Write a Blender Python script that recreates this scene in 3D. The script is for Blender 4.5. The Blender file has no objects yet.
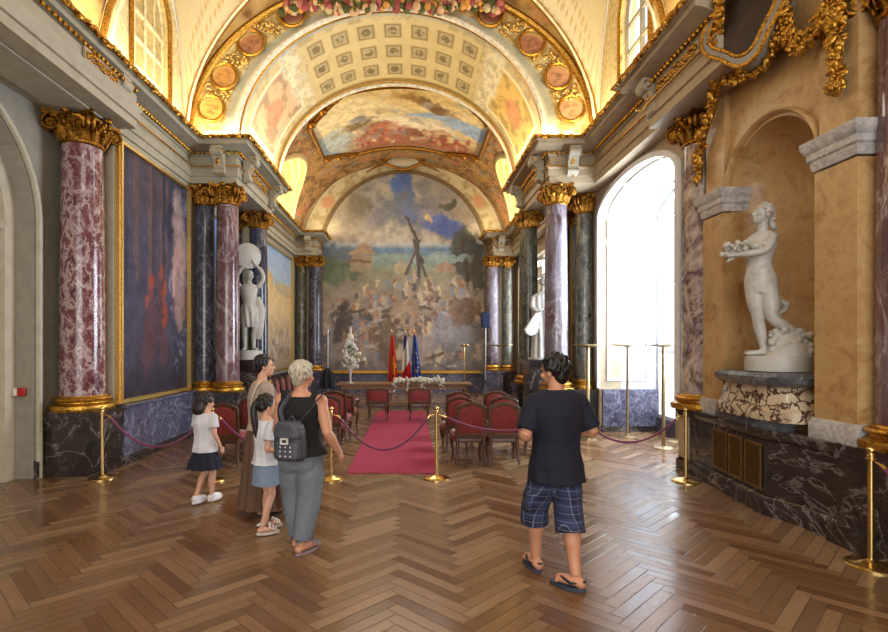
import bpy, bmesh, math, random
import numpy as np
from mathutils import Vector, Matrix
PI = math.pi
rnd = random.Random(7)
scene = bpy.context.scene
C = scene.collection

# ------------------------------------------------------------------ helpers
def lin(c):
    return tuple(((x / 12.92) if x <= 0.04045 else ((x + 0.055) / 1.055) ** 2.4) for x in c[:3])

def nrm(v):
    return Vector(v).normalized()

class MB:
    """collects shapes; build() links them as one mesh object"""
    def __init__(self):
        self.v = []; self.f = []
    def add(self, verts, faces):
        b = len(self.v)
        self.v.extend([tuple(p) for p in verts])
        self.f.extend([tuple(i + b for i in f) for f in faces])
        return self
    def box(self, x0, x1, y0, y1, z0, z1):
        v = [(x, y, z) for z in (z0, z1) for y in (y0, y1) for x in (x0, x1)]
        return self.add(v, [(0,2,3,1),(4,5,7,6),(0,1,5,4),(2,6,7,3),(0,4,6,2),(1,3,7,5)])
    def prism(self, poly, a, b, axis='y', loc=(0,0,0)):
        """poly in the plane across axis: y->(x,z), x->(y,z), z->(x,y)"""
        n = len(poly)
        def P(p, t):
            if axis == 'y': q = (p[0], t, p[1])
            elif axis == 'x': q = (t, p[0], p[1])
            else: q = (p[0], p[1], t)
            return (q[0]+loc[0], q[1]+loc[1], q[2]+loc[2])
        v = [P(p, a) for p in poly] + [P(p, b) for p in poly]
        f = [tuple(range(n))[::-1], tuple(range(n, 2*n))]
        f += [(i, (i+1) % n, n + (i+1) % n, n + i) for i in range(n)]
        return self.add(v, f)
    def ringprism(self, outer, inner, a, b, axis='y'):
        """frame between two outlines with equal point count"""
        n = len(outer)
        def P(p, t):
            if axis == 'y': return (p[0], t, p[1])
            if axis == 'x': return (t, p[0], p[1])
            return (p[0], p[1], t)
        v = [P(p, a) for p in outer] + [P(p, a) for p in inner] + [P(p, b) for p in outer] + [P(p, b) for p in inner]
        f = []
        for i in range(n):
            j = (i + 1) % n
            f += [(i, n+i, n+j, j), (2*n+i, 2*n+j, 3*n+j, 3*n+i), (i, j, 2*n+j, 2*n+i), (n+i, 3*n+i, 3*n+j, n+j)]
        return self.add(v, f)
    def loft(self, rings, cap=True, closed=True):
        n = len(rings[0]); v = []; f = []
        for r in rings: v += list(r)
        for k in range(len(rings) - 1):
            for i in range(n if closed else n - 1):
                j = (i + 1) % n
                f.append((k*n+i, k*n+j, (k+1)*n+j, (k+1)*n+i))
        if cap:
            f.append(tuple(range(n))[::-1]); f.append(tuple((len(rings)-1)*n + i for i in range(n)))
        return self.add(v, f)
    def lathe(self, prof, c=(0,0,0), n=32, cap=True):
        rings = [[(c[0]+r*math.cos(2*PI*i/n), c[1]+r*math.sin(2*PI*i/n), c[2]+z) for i in range(n)] for r, z in prof]
        return self.loft(rings, cap)
    def ell(self, c, r, nu=12, nv=8, rot=None):
        if not hasattr(r, '__len__'): r = (r, r, r)
        M = rot if rot is not None else Matrix.Identity(3)
        c = Vector(c); rings = []
        for k in range(nv + 1):
            t = -PI/2 + PI*(0.02 + 0.96*k/nv) if 0 < k < nv else (-PI/2 + .03 if k == 0 else PI/2 - .03)
            rings.append([c + M @ Vector((r[0]*math.cos(t)*math.cos(2*PI*i/nu), r[1]*math.cos(t)*math.sin(2*PI*i/nu), r[2]*math.sin(t))) for i in range(nu)])
        return self.loft(rings)
    def tube(self, pts, rad, n=10, smooth=0, closed=False, flat=None):
        pts = [Vector(p) for p in pts]
        if not hasattr(rad, '__len__'): rad = [rad]*len(pts)
        rad = list(rad)
        if smooth:
            np_, nr = [], []
            m = len(pts)
            for i in range(m - 1):
                p0, p1, p2, p3 = pts[max(i-1,0)], pts[i], pts[i+1], pts[min(i+2,m-1)]
                for s in range(smooth):
                    t = s / smooth
                    np_.append(0.5*((2*p1)+(-p0+p2)*t+(2*p0-5*p1+4*p2-p3)*t*t+(-p0+3*p1-3*p2+p3)*t**3))
                    tt = t*t*(3-2*t)
                    nr.append(rad[i]*(1-tt)+rad[i+1]*tt)
            np_.append(pts[-1]); nr.append(rad[-1])
            pts, rad = np_, nr
        m = len(pts); rings = []
        t0 = (pts[1]-pts[0]).normalized()
        up = Vector((0,0,1)) if abs(t0.z) < 0.9 else Vector((0,1,0))
        nn = (up - t0*up.dot(t0)).normalized()
        for i in range(m):
            if closed: t = (pts[(i+1) % m]-pts[i-1]).normalized()
            else: t = (pts[min(i+1,m-1)]-pts[max(i-1,0)]).normalized()
            nn = (nn - t*nn.dot(t)).normalized(); bb = t.cross(nn)
            fx, fy = flat if flat else (1, 1)
            rings.append([pts[i] + nn*(rad[i]*fx*math.cos(2*PI*k/n)) + bb*(rad[i]*fy*math.sin(2*PI*k/n)) for k in range(n)])
        if closed: rings.append(rings[0]); return self.loft(rings, cap=False)
        return self.loft(rings)
    def sweep(self, path, prof, side=1, cap=True):
        """closed profile [(offset, z)] carried along an XY path with mitred corners; side=+1 pushes offsets to the right of travel"""
        m = len(path); P = [Vector((p[0], p[1])) for p in path]; rings = []
        for i in range(m):
            d0 = (P[i]-P[i-1]).normalized() if i > 0 else (P[1]-P[0]).normalized()
            d1 = (P[i+1]-P[i]).normalized() if i < m-1 else d0
            n0 = Vector((d0.y, -d0.x))*side; n1 = Vector((d1.y, -d1.x))*side
            k = n0 + n1; k = k / max(0.15, (1 + n0.dot(n1)))
            rings.append([(P[i].x + k.x*o, P[i].y + k.y*o, z) for o, z in prof])
        return self.loft(rings, cap)
    def grid(self, pts):
        """pts[j][i] -> open grid"""
        h, w = len(pts), len(pts[0])
        v = [p for row in pts for p in row]
        return self.add(v, [(j*w+i, j*w+i+1, (j+1)*w+i+1, (j+1)*w+i) for j in range(h-1) for i in range(w-1)])
    def mesh(self, name, angle=38):
        me = bpy.data.meshes.new(name)
        me.from_pydata(self.v, [], self.f); me.validate(); me.update()
        bm = bmesh.new(); bm.from_mesh(me)
        bmesh.ops.recalc_face_normals(bm, faces=bm.faces); bm.to_mesh(me); bm.free()
        me.polygons.foreach_set('use_smooth', [True]*len(me.polygons))
        me.set_sharp_from_angle(angle=math.radians(angle))
        return me
    def build(self, name, mat, parent=None, angle=38, bevel=0):
        o = bpy.data.objects.new(name, self.mesh(name, angle))
        if mat: o.data.materials.append(mat)
        C.objects.link(o)
        if parent: o.parent = parent
        if bevel:
            b = o.modifiers.new('bevel', 'BEVEL'); b.width = bevel; b.segments = 2; b.limit_method = 'ANGLE'; b.angle_limit = .7
        return o

def organic(name, mb, mat, parent=None, voxel=.008, it=4):
    """fuses the overlapping closed shapes of mb into ONE continuous surface"""
    me = bpy.data.meshes.new(name); me.from_pydata(mb.v, [], mb.f); me.update()
    bm = bmesh.new(); bm.from_mesh(me); bmesh.ops.recalc_face_normals(bm, faces=bm.faces); bm.to_mesh(me); bm.free()
    o = bpy.data.objects.new(name, me); C.objects.link(o)
    r = o.modifiers.new('r', 'REMESH'); r.mode = 'VOXEL'; r.voxel_size = voxel; r.use_smooth_shade = True
    if it:
        s = o.modifiers.new('s', 'SMOOTH'); s.factor = .5; s.iterations = it
    dg = bpy.context.evaluated_depsgraph_get()
    m2 = bpy.data.meshes.new_from_object(o.evaluated_get(dg)); m2.name = name
    o.modifiers.clear(); o.data = m2; bpy.data.meshes.remove(me)
    m2.materials.clear(); m2.materials.append(mat)
    m2.polygons.foreach_set('use_smooth', [True]*len(m2.polygons))
    if parent: o.parent = parent
    return o

def tag(o, label=None, cat=None, group=None, kind=None):
    if label: o['label'] = label
    if cat: o['category'] = cat
    if group: o['group'] = group
    if kind: o['kind'] = kind
    return o
def thing(name, label, cat, loc=(0,0,0), rz=0, group=None, kind='thing'):
    o = bpy.data.objects.new(name, None); C.objects.link(o)
    o.location = loc; o.rotation_euler = (0,0,rz); o.empty_display_size = .1
    return tag(o, label, cat, group, kind)
def struct(o):
    o['kind'] = 'structure'; return o
def kids(o):
    return [c for c in bpy.data.objects if c.parent == o]
def dup(root, loc, rz=0, label=None, group=None):
    r = root.copy(); C.objects.link(r); r.location = loc; r.rotation_euler = (0,0,rz)
    if label: r['label'] = label
    if group: r['group'] = group
    for ch in kids(root):
        c = ch.copy(); C.objects.link(c); c.parent = r
        for g in kids(ch):
            d = g.copy(); C.objects.link(d); d.parent = c
    return r

# ------------------------------------------------------------------ materials
class NT:
    def __init__(self, name):
        self.m = bpy.data.materials.new(name); self.m.use_nodes = True
        self.t = self.m.node_tree; self.n = self.t.nodes; self.l = self.t.links
        self.b = self.n['Principled BSDF']
    def node(self, typ, **kw):
        x = self.n.new(typ)
        for k, v in kw.items(): setattr(x, k, v)
        return x
    def link(self, a, b): self.l.new(a, b)
    def math(self, op, a, b=None, c=None):
        x = self.node('ShaderNodeMath', operation=op)
        for i, s in enumerate((a, b, c)):
            if s is None: continue
            if isinstance(s, (int, float)): x.inputs[i].default_value = s
            else: self.link(s, x.inputs[i])
        return x.outputs[0]
    def mix(self, f, a, b, blend='MIX'):
        x = self.node('ShaderNodeMix', data_type='RGBA', blend_type=blend)
        for s, idx in ((f, 0), (a, 6), (b, 7)):
            if isinstance(s, (int, float)): x.inputs[idx].default_value = s
            elif isinstance(s, (tuple, list)): x.inputs[idx].default_value = (*lin(s), 1)
            else: self.link(s, x.inputs[idx])
        return x.outputs[2]
    def pos(self, obj=False):
        if obj: return self.node('ShaderNodeTexCoord').outputs['Object']
        return self.node('ShaderNodeNewGeometry').outputs['Position']
    def vmul(self, v, s):
        x = self.node('ShaderNodeVectorMath', operation='MULTIPLY'); self.link(v, x.inputs[0]); x.inputs[1].default_value = s
        return x.outputs[0]
    def noise(self, v, scale, detail=4, rough=.55, dist=0, out='Fac'):
        x = self.node('ShaderNodeTexNoise'); self.link(v, x.inputs['Vector'])
        x.inputs['Scale'].default_value = scale; x.inputs['Detail'].default_value = detail
        x.inputs['Roughness'].default_value = rough; x.inputs['Distortion'].default_value = dist
        return x.outputs[out]
    def ramp(self, f, stops, interp='LINEAR'):
        x = self.node('ShaderNodeValToRGB'); x.color_ramp.interpolation = interp
        e = x.color_ramp.elements
        while len(e) < len(stops): e.new(0.5)
        for el, (p, c) in zip(e, stops):
            el.position = p; el.color = (*lin(c), 1) if hasattr(c, '__len__') else (c, c, c, 1)
        self.link(f, x.inputs[0]); return x.outputs[0]
    def bump(self, h, strength=.3, dist=.01):
        x = self.node('ShaderNodeBump'); x.inputs['Strength'].default_value = strength; x.inputs['Distance'].default_value = dist
        self.link(h, x.inputs['Height']); self.link(x.outputs[0], self.b.inputs['Normal'])
    def set(self, **kw):
        for k, v in kw.items():
            k = k.replace('_', ' ')
            if isinstance(v, (int, float)): self.b.inputs[k].default_value = v
            elif isinstance(v, (tuple, list)): self.b.inputs[k].default_value = (*lin(v), 1)
            else: self.link(v, self.b.inputs[k])
        return self.m

def plain(name, col, rough=.5, metal=0, nz=.12, scale=12, bump=0, **kw):
    t = NT(name); p = t.pos(True)
    n = t.noise(p, scale, 4)
    lo = tuple(max(0, c*(1-nz)) for c in col); hi = tuple(min(1, c*(1+nz)) for c in col)
    t.set(Base_Color=t.ramp(n, [(.3, lo), (.7, hi)]), Roughness=rough, Metallic=metal, **kw)
    if bump: t.bump(n, bump, .01)
    return t.m

def marble(name, c1, c2, vein, scale=3., vs=2.2, vw=.05, va=.9, rough=.18, c3=None, stretch=(1,1,1), vd=1.4):
    t = NT(name); p = t.vmul(t.pos(), stretch)
    n1 = t.noise(p, scale, 9, .62, .8)
    col = t.ramp(n1, [(.34, c1), (.52, c2), (.68, c3 or c1)])
    w = t.noise(p, vs, 7, .6, vd)
    a = t.math('ABSOLUTE', t.math('SUBTRACT', w, .5))
    msk = t.math('MULTIPLY', t.ramp(a, [(0, 1.), (vw, 0.)]), va)
    w2 = t.noise(p, vs*2.3, 6, .6, vd*1.4)
    a2 = t.math('ABSOLUTE', t.math('SUBTRACT', w2, .47))
    msk2 = t.math('MULTIPLY', t.ramp(a2, [(0, 1.), (vw*.6, 0.)]), va*.6)
    col = t.mix(t.math('MAXIMUM', msk, msk2), col, vein)
    return t.set(Base_Color=col, Roughness=rough, Specular_IOR_Level=.5)

def breccia(name, c1, c2, vein, scale=5, edge=.09, rough=.16, stretch=(1,1,.7), dist=.35):
    t = NT(name); p0 = t.vmul(t.pos(), stretch)
    nv = t.noise(p0, 3.5, 5, .6, 0, 'Color')
    sc = t.node('ShaderNodeVectorMath', operation='SCALE'); t.link(nv, sc.inputs[0]); sc.inputs['Scale'].default_value = dist
    ad = t.node('ShaderNodeVectorMath', operation='ADD'); t.link(p0, ad.inputs[0]); t.link(sc.outputs[0], ad.inputs[1])
    vo = t.node('ShaderNodeTexVoronoi', feature='DISTANCE_TO_EDGE'); t.link(ad.outputs[0], vo.inputs['Vector']); vo.inputs['Scale'].default_value = scale
    n1 = t.noise(p0, scale*1.3, 8, .65, .6)
    body = t.ramp(n1, [(.35, c1), (.62, c2)])
    thick = t.math('MULTIPLY', t.noise(p0, 4., 4, .6), edge*2)
    m = t.math('SUBTRACT', 1., t.math('DIVIDE', vo.outputs['Distance'], t.math('ADD', thick, .01)))
    m = t.math('MULTIPLY', t.math('MINIMUM', t.math('MAXIMUM', m, 0.), 1.), .9)
    m = t.ramp(m, [(.05, 0.), (.4, 1.)])
    return t.set(Base_Color=t.mix(m, body, vein), Roughness=rough)

def goldmat(name, col=(.83,.62,.25), rough=.32, scale=40, bump=.5, dark=.45):
    t = NT(name); p = t.pos()
    n = t.noise(p, scale, 5, .6)
    d = tuple(c*dark for c in col)
    t.set(Base_Color=t.ramp(n, [(.35, d), (.55, col)]), Metallic=.9, Roughness=rough)
    t.bump(n, bump, .012); return t.m

def attrmat(name, rough=.75, nz=.15, bump=.15, scale=60):
    """colour comes from the painted colour attribute of the mesh, broken up by brush noise"""
    t = NT(name)
    a = t.node('ShaderNodeAttribute', attribute_name='Col')
    n = t.noise(t.pos(), scale, 4, .6)
    k = t.ramp(n, [(.3, 1-nz), (.7, 1.)])
    t.set(Base_Color=t.mix(1., a.outputs['Color'], k, 'MULTIPLY'), Roughness=rough, Specular_IOR_Level=.25)
    if bump: t.bump(n, bump, .01)
    return t.m

M = {}
M['gold'] = goldmat('gilding')
M['frame_gold'] = goldmat('bright frame gilding', (.92,.78,.46), .36, 50, .25, .72)
M['gold_dark'] = goldmat('old gilding', (.68,.47,.17), .38, 30, .7, .35)
M['brass'] = plain('polished brass', (.86,.74,.48), .2, 1., .05)
M['brass_dull'] = plain('satin brass', (.66,.58,.42), .35, .8, .08)
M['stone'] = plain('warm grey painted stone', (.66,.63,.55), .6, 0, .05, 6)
M['stone_dark'] = plain('darker grey painted stone', (.56,.54,.49), .6, 0, .05, 6)  # deeper tone of the grey wall paint
M['stone_warm'] = plain('tan painted stone', (.68,.61,.50), .6, 0, .05, 6)
M['reveal'] = plain('pale reveal paint', (.74,.75,.78), .45, 0, .02, 5)
M['white_paint'] = plain('white joinery paint', (.88,.88,.87), .4, 0, .02, 5)
M['door_paint'] = plain('old ivory door paint', (.72,.68,.60), .45, 0, .04, 8)
M['red_marble'] = marble('red breccia marble', (.32,.15,.17), (.44,.25,.27), (.74,.67,.66), 7, 5.5, .05, .85, .15, (.38,.19,.21), (1,1,.6), .35)
M['violet_marble'] = marble('violet grey marble', (.33,.27,.30), (.43,.29,.30), (.74,.70,.72), 2.0, 1.8, .035, .6, .12, (.50,.46,.50), (1,1,.5))
M['lilac_marble'] = marble('grey lilac marble with brown clouds', (.30,.22,.22), (.46,.42,.47), (.72,.70,.74), 1.7, 2.0, .03, .5, .12, (.52,.49,.55), (1,1,.45))
M['dark_marble'] = marble('dark blue grey marble', (.17,.17,.22), (.27,.27,.33), (.58,.58,.66), 3, 2.4, .03, .5, .13, (.10,.10,.13), (1,1,.6))
M['green_marble'] = marble('dark green grey marble', (.20,.20,.17), (.33,.32,.27), (.55,.53,.46), 3, 2.6, .04, .6, .16, (.14,.14,.12), (1,1,.6))
M['purple_marble'] = marble('cream and plum breccia marble', (.80,.74,.68), (.34,.23,.25), (.80,.73,.67), 2.6, 2.2, .05, .6, .16, (.74,.66,.62), (1,1,.6))
M['breche'] = breccia('cream breccia with brown veins', (.80,.74,.64), (.70,.62,.52), (.30,.20,.17), 5, .085, .2, (1,1,1), .6)
M['blue_marble'] = marble('blue grey mottled marble', (.22,.22,.29), (.33,.32,.40), (.66,.66,.74), 4, 2.6, .04, .4, .12, (.27,.26,.35))
M['plinth'] = marble('near black marble with pale veins', (.14,.125,.125), (.22,.18,.17), (.60,.57,.56), 2.2, 1.0, .013, .6, .14, (.18,.165,.16))
M['slab'] = marble('slate grey marble', (.25,.27,.30), (.36,.38,.41), (.62,.63,.64), 4, 2.5, .03, .6, .2)
M['siena'] = marble('ochre Siena marble', (.69,.54,.34), (.76,.62,.42), (.80,.69,.51), 3.2, 2.2, .06, .35, .32, (.62,.45,.25))
M['grey_veined'] = marble('white marble with grey veins', (.70,.70,.70), (.80,.79,.77), (.48,.48,.50), 3, 3, .06, .6, .3)
M['statue'] = marble('white statuary marble', (.69,.68,.65), (.76,.75,.72), (.58,.57,.54), 2, 2, .04, .25, .42)
M['oak_dark'] = plain('dark polished wood', (.30,.19,.12), .3, 0, .25, 20)
M['table_wood'] = plain('light brown wood', (.55,.41,.27), .35, 0, .18, 14)
M['red_velvet'] = plain('crimson upholstery', (.48,.13,.13), .7, 0, .15, 25, 0, Sheen_Weight=.3)
M['carpet'] = plain('crimson carpet pile', (.62,.19,.30), .95, 0, .10, 90, .3)
M['rope'] = plain('plum velvet rope', (.42,.10,.28), .7, 0, .15, 60, 0, Sheen_Weight=.4)
M['black'] = plain('matt black', (.05,.05,.055), .5)
M['glass'] = None
def glassmat():
    t = NT('window glass'); out = t.n['Material Output']
    tr = t.node('ShaderNodeBsdfTransparent'); gl = t.node('ShaderNodeBsdfGlossy'); gl.inputs['Roughness'].default_value = .02
    mx = t.node('ShaderNodeMixShader'); mx.inputs[0].default_value = .06
    t.link(tr.outputs[0], mx.inputs[1]); t.link(gl.outputs[0], mx.inputs[2]); t.link(mx.outputs[0], out.inputs[0])
    return t.m
M['glass'] = glassmat()
M['fresco'] = attrmat('fresco paint', .8, .18, .15, 40)
M['canvas'] = attrmat('oil paint on canvas', .55, .22, .25, 45)

def floor_material():
    t = NT('herringbone oak parquet'); p = t.pos()
    s = t.node('ShaderNodeSeparateXYZ'); t.link(p, s.inputs[0]); x, y = s.outputs[0], s.outputs[1]
    N, W = 7, .101
    xs = t.math('ADD', x, .588); ys = t.math('DIVIDE', y, .92)
    a = t.math('ADD', t.math('DIVIDE', t.math('ADD', xs, ys), W*1.41421), 700.)
    b = t.math('ADD', t.math('DIVIDE', t.math('SUBTRACT', ys, xs), W*1.41421), 700.)
    i, j = t.math('FLOOR', a), t.math('FLOOR', b)
    fa, fb = t.math('SUBTRACT', a, i), t.math('SUBTRACT', b, j)
    k = t.math('FLOORED_MODULO', t.math('SUBTRACT', i, j), 2.*N)
    ver = t.math('GREATER_THAN', k, N-.5); hor = t.math('SUBTRACT', 1., ver)
    m = t.math('FLOORED_MODULO', t.math('SUBTRACT', t.math('SUBTRACT', j, i), 1.), 2.*N)
    def sel(h, v): return t.math('ADD', t.math('MULTIPLY', h, hor), t.math('MULTIPLY', v, ver))
    ida = sel(t.math('SUBTRACT', i, k), i); idb = sel(j, t.math('SUBTRACT', j, m))
    alg = sel(t.math('ADD', k, fa), t.math('ADD', m, fb)); acr = sel(fb, fa)
    cb = t.node('ShaderNodeCombineXYZ'); t.link(ida, cb.inputs[0]); t.link(idb, cb.inputs[1]); t.link(ver, cb.inputs[2])
    wn = t.node('ShaderNodeTexWhiteNoise', noise_dimensions='3D'); t.link(cb.outputs[0], wn.inputs['Vector'])
    rv = wn.outputs['Value']
    g = t.node('ShaderNodeCombineXYZ'); t.link(t.math('ADD', t.math('MULTIPLY', alg, .35), t.math('MULTIPLY', rv, 57.)), g.inputs[0]); t.link(t.math('ADD', t.math('MULTIPLY', acr, 3.2), t.math('MULTIPLY', rv, 31.)), g.inputs[1])
    gn = t.noise(g.outputs[0], 1.6, 6, .65, .6)
    col = t.ramp(rv, [(0, (.34,.24,.155)), (.3, (.46,.34,.225)), (.7, (.54,.41,.285)), (1, (.63,.50,.375))])
    col = t.mix(t.math('MULTIPLY', t.ramp(gn, [(.3, 0.), (.75, 1.)]), .6), col, (.33,.21,.12))
    col = t.mix(t.math('MULTIPLY', ver, .22), col, (.42,.25,.12))  # duller reflection of this board direction tinted into the wood
    col = t.mix(t.math('MULTIPLY', hor, .12), col, (.66,.57,.46))  # pale reflection on the other boards painted into their colour
    big = t.noise(p, .6, 3, .5)
    col = t.mix(t.math('MULTIPLY', big, .22), col, (.62,.50,.38))
    e1 = t.math('MINIMUM', acr, t.math('SUBTRACT', 1., acr))
    e2 = t.math('MINIMUM', alg, t.math('SUBTRACT', float(N), alg))
    e = t.math('MINIMUM', e1, e2)
    gap = t.ramp(e, [(.015, 1.), (.05, 0.)])
    gk = t.math('MULTIPLY', gap, t.math('ADD', .35, t.math('MULTIPLY', rv, .5)))
    col = t.mix(gk, col, (.13,.085,.055))
    ro = t.ramp(t.math('ADD', t.math('MULTIPLY', rv, .5), t.math('MULTIPLY', gn, .5)), [(.2, .16), (.8, .33)])
    t.set(Base_Color=col, Roughness=ro, Specular_IOR_Level=.55)
    h = t.math('SUBTRACT', t.math('ADD', t.math('MULTIPLY', rv, .22), t.math('MULTIPLY', gn, .12)), gap)
    t.bump(h, .3, .004)
    return t.m
M['floor'] = floor_material()

# ------------------------------------------------------------------ painting tools (colour attributes)
_tab = np.random.RandomState(3).rand(256, 256)
def vn(u, v, seed=0):
    u = np.asarray(u) + seed*17.3; v = np.asarray(v) + seed*9.7
    i = np.floor(u).astype(int); j = np.floor(v).astype(int); a = u-i; b = v-j
    a = a*a*(3-2*a); b = b*b*(3-2*b)
    T = lambda p, q: _tab[p % 256, q % 256]
    return (T(i,j)*(1-a)+T(i+1,j)*a)*(1-b)+(T(i,j+1)*(1-a)+T(i+1,j+1)*a)*b
def fbm(u, v, seed=0, o=4):
    s = 0; k = .5; n = 0
    for q in range(o):
        s = s + k*vn(u*2**q, v*2**q, seed+q*3); n += k; k *= .55
    return s/n
def mixc(c, col, m):
    m = np.clip(m, 0, 1)[..., None]
    return c*(1-m) + np.array(col)*m
def sst(a, b, x):
    t = np.clip((x-a)/(b-a), 0, 1); return t*t*(3-2*t)

class Paint:
    def __init__(self, w, h, asp=1., col=(.5,.5,.5)):
        self.u, self.v = np.meshgrid(np.linspace(0,1,w), np.linspace(0,1,h))
        self.asp = asp; self.c = np.zeros((h,w,3)) + np.array(col)
        self.n1 = fbm(self.u*6*asp, self.v*6, 1); self.n2 = fbm(self.u*22*asp, self.v*22, 5); self.n3 = fbm(self.u*50*asp, self.v*50, 9, 2)
        self.n4 = fbm(self.u*22*asp, self.v*22, 33); self.n5 = fbm(self.u*50*asp, self.v*50, 41, 2)
        self.uu = self.u+((self.n2-.5)*.05+(self.n3-.5)*.02)/asp; self.vv = self.v+(self.n4-.5)*.05+(self.n5-.5)*.02
    def vgrad(self, stops):
        for k in range(3): self.c[...,k] = np.interp(self.v, [s[0] for s in stops], [s[1][k] for s in stops])
    def blob(self, x, y, rx, ry, col, rot=0, soft=.35, a=1., nz=.5):
        du = (self.uu-x)*self.asp; dv = self.vv-y; cr, sr = math.cos(rot), math.sin(rot)
        d = np.sqrt(((du*cr+dv*sr)/(rx*self.asp))**2 + ((-du*sr+dv*cr)/ry)**2) + (self.n2-.5)*nz + (self.n1-.5)*nz
        self.c = mixc(self.c, col, a*sst(1+soft/2, 1-soft/2, d))
    def poly(self, pts, col, a=1.):
        x, y = self.u+(self.uu-self.u)*.4, self.v+(self.vv-self.v)*.4; ins = np.zeros(x.shape, bool); n = len(pts)
        for i in range(n):
            x0, y0 = pts[i]; x1, y1 = pts[(i+1) % n]
            if y0 == y1: continue
            cr = ((y0 > y) != (y1 > y)) & (x < (x1-x0)*(y-y0)/(y1-y0)+x0); ins ^= cr
        self.c = mixc(self.c, col, a*ins)
    def stroke(self, x0, y0, x1, y1, w, col, a=1.):
        A = self.asp; px, py = (self.u+(self.uu-self.u)*.4-x0)*A, self.v+(self.vv-self.v)*.4-y0; dx, dy = (x1-x0)*A, y1-y0
        t = np.clip((px*dx+py*dy)/(dx*dx+dy*dy+1e-9), 0, 1)
        d = np.hypot(px-t*dx, py-t*dy); self.c = mixc(self.c, col, a*sst(w, w*.5, d))
    def person(self, x, y, h, col, skin=(.72,.55,.42), lean=0):
        self.blob(x, y+h*.40, h*.17/self.asp, h*.42, col, lean, .3, .9, .3)
        self.blob(x+h*.05*lean, y+h*.9, h*.08/self.asp, h*.1, skin, 0, .3, .95, .1)
    def mottle(self, k=.12):
        self.c *= (1 + (self.n2-.5)*2*k + (self.n3-.5)*k)[...,None]
    def haze(self, col, a): self.c = self.c*(1-a)+np.array(col)*a
    def flat(self): return np.clip(self.c, 0, 1).reshape(-1,3)

def set_colors(me, cols):
    c = np.clip(np.asarray(cols), 0, 1)
    l = np.where(c <= .04045, c/12.92, ((c+.055)/1.055)**2.4)
    at = me.color_attributes.new('Col', 'FLOAT_COLOR', 'POINT')
    at.data.foreach_set('color', np.concatenate([l, np.ones((len(l),1))], 1).astype(np.float32).ravel())

def painted_grid(name, P, cols, mat, parent=None, flip=False, keep=None):
    """P: (h,w,3) array of points, cols: (h,w,3) or (h*w,3)"""
    h, w = P.shape[:2]
    me = bpy.data.meshes.new(name)
    f = []
    for j in range(h-1):
        for i in range(w-1):
            if keep is not None and not keep[j, i]: continue
            q = (j*w+i, j*w+i+1, (j+1)*w+i+1, (j+1)*w+i)
            f.append(q[::-1] if flip else q)
    me.from_pydata([tuple(p) for p in P.reshape(-1,3)], [], f); me.update()
    me.polygons.foreach_set('use_smooth', [True]*len(me.polygons))
    set_colors(me, np.asarray(cols).reshape(-1,3))
    o = bpy.data.objects.new(name, me); me.materials.append(mat); C.objects.link(o)
    if parent: o.parent = parent
    return o
def painted_mb(name, mb, colfn, mat, parent=None, angle=40):
    o = mb.build(name, mat, parent, angle)
    set_colors(o.data, [colfn(v.co) for v in o.data.vertices])
    return o

# pixel helper used only to read positions off the photograph: point at depth Y seen at (x, y)
FX, VX, VY, EYE = 500., 410., 345., 1.8
def at(x, y, Y): return Vector(((x-VX)*Y/FX, Y, EYE-(y-VY)*Y/FX))
# ------------------------------------------------------------------ the room shell
MB().box(-6.2, 6.0, -8, 19.4, -.08, 0).build('floor', M['floor']); struct(bpy.data.objects['floor'])

LX, RX = -4.42, 3.95           # side wall faces of the painted bays
# left: wall with the arched doorway beside the camera, then painted bay, pavilion and far bay
def arch_pts(y0, y1, zs, zt, n=24, inset=0):
    yc, hw = (y0+y1)/2, (y1-y0)/2-inset
    return [(yc+hw*math.cos(PI-PI*i/n), zs+(zt-zs-inset)*math.sin(PI*i/n)) for i in range(n+1)]
def wall_with_arch(mb, X0, X1, ya, yb, z0, z1, y0, y1, zb, zs, zt):
    """wall slab between X0 and X1 from ya to yb with an arched opening y0..y1 starting at height zb"""
    if y0 > ya: mb.box(X0, X1, ya, y0, z0, z1)
    if yb > y1: mb.box(X0, X1, y1, yb, z0, z1)
    if zb > z0: mb.box(X0, X1, y0, y1, z0, zb)
    a = arch_pts(y0, y1, zs, zt)
    for (p, q) in zip(a[:-1], a[1:]):
        mb.prism([p, q, (q[0], z1), (p[0], z1)], X0, X1, 'x')
wl = MB()
wall_with_arch(wl, -5.52, -5.06, -8, 7.45, 0, 5.9, 3.75, 6.72, 0, 3.45, 4.95)
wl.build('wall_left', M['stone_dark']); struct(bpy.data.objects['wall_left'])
w = MB().box(-5.52, LX, 7.45, 13.1, 0, 5.9).box(-5.52, -4.2, 13.1, 19.4, 0, 5.9)
struct(w.build('wall_left_bays', M['stone'])).name = 'wall_left_bay'
# base strips and dado on the left
d = MB().sweep([(LX, 7.5), (LX, 10.0)], [(0,.12),(.13,.12),(.13,.84),(.16,.86),(.16,.9),(0,.9)])
struct(d.build('trim_1', M['blue_marble']))
d = MB().sweep([(LX, 7.45), (LX, 10.0)], [(0,0),(.17,0),(.17,.1),(.15,.13),(0,.13)])
struct(d.build('baseboard_left', M['plinth']))
d = MB().sweep([(-5.06, 6.72), (-5.06, 7.45)], [(0,0),(.06,0),(.06,.22),(0,.24)])
struct(d.build('baseboard_left_pier', M['plinth']))
d = MB().box(LX, LX+.1, 10.0, 13.1, 0, .9).box(-4.2, -4.1, 13.1, 18.9, 0, .9)
struct(d.build('trim_2', M['plinth']))

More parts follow.
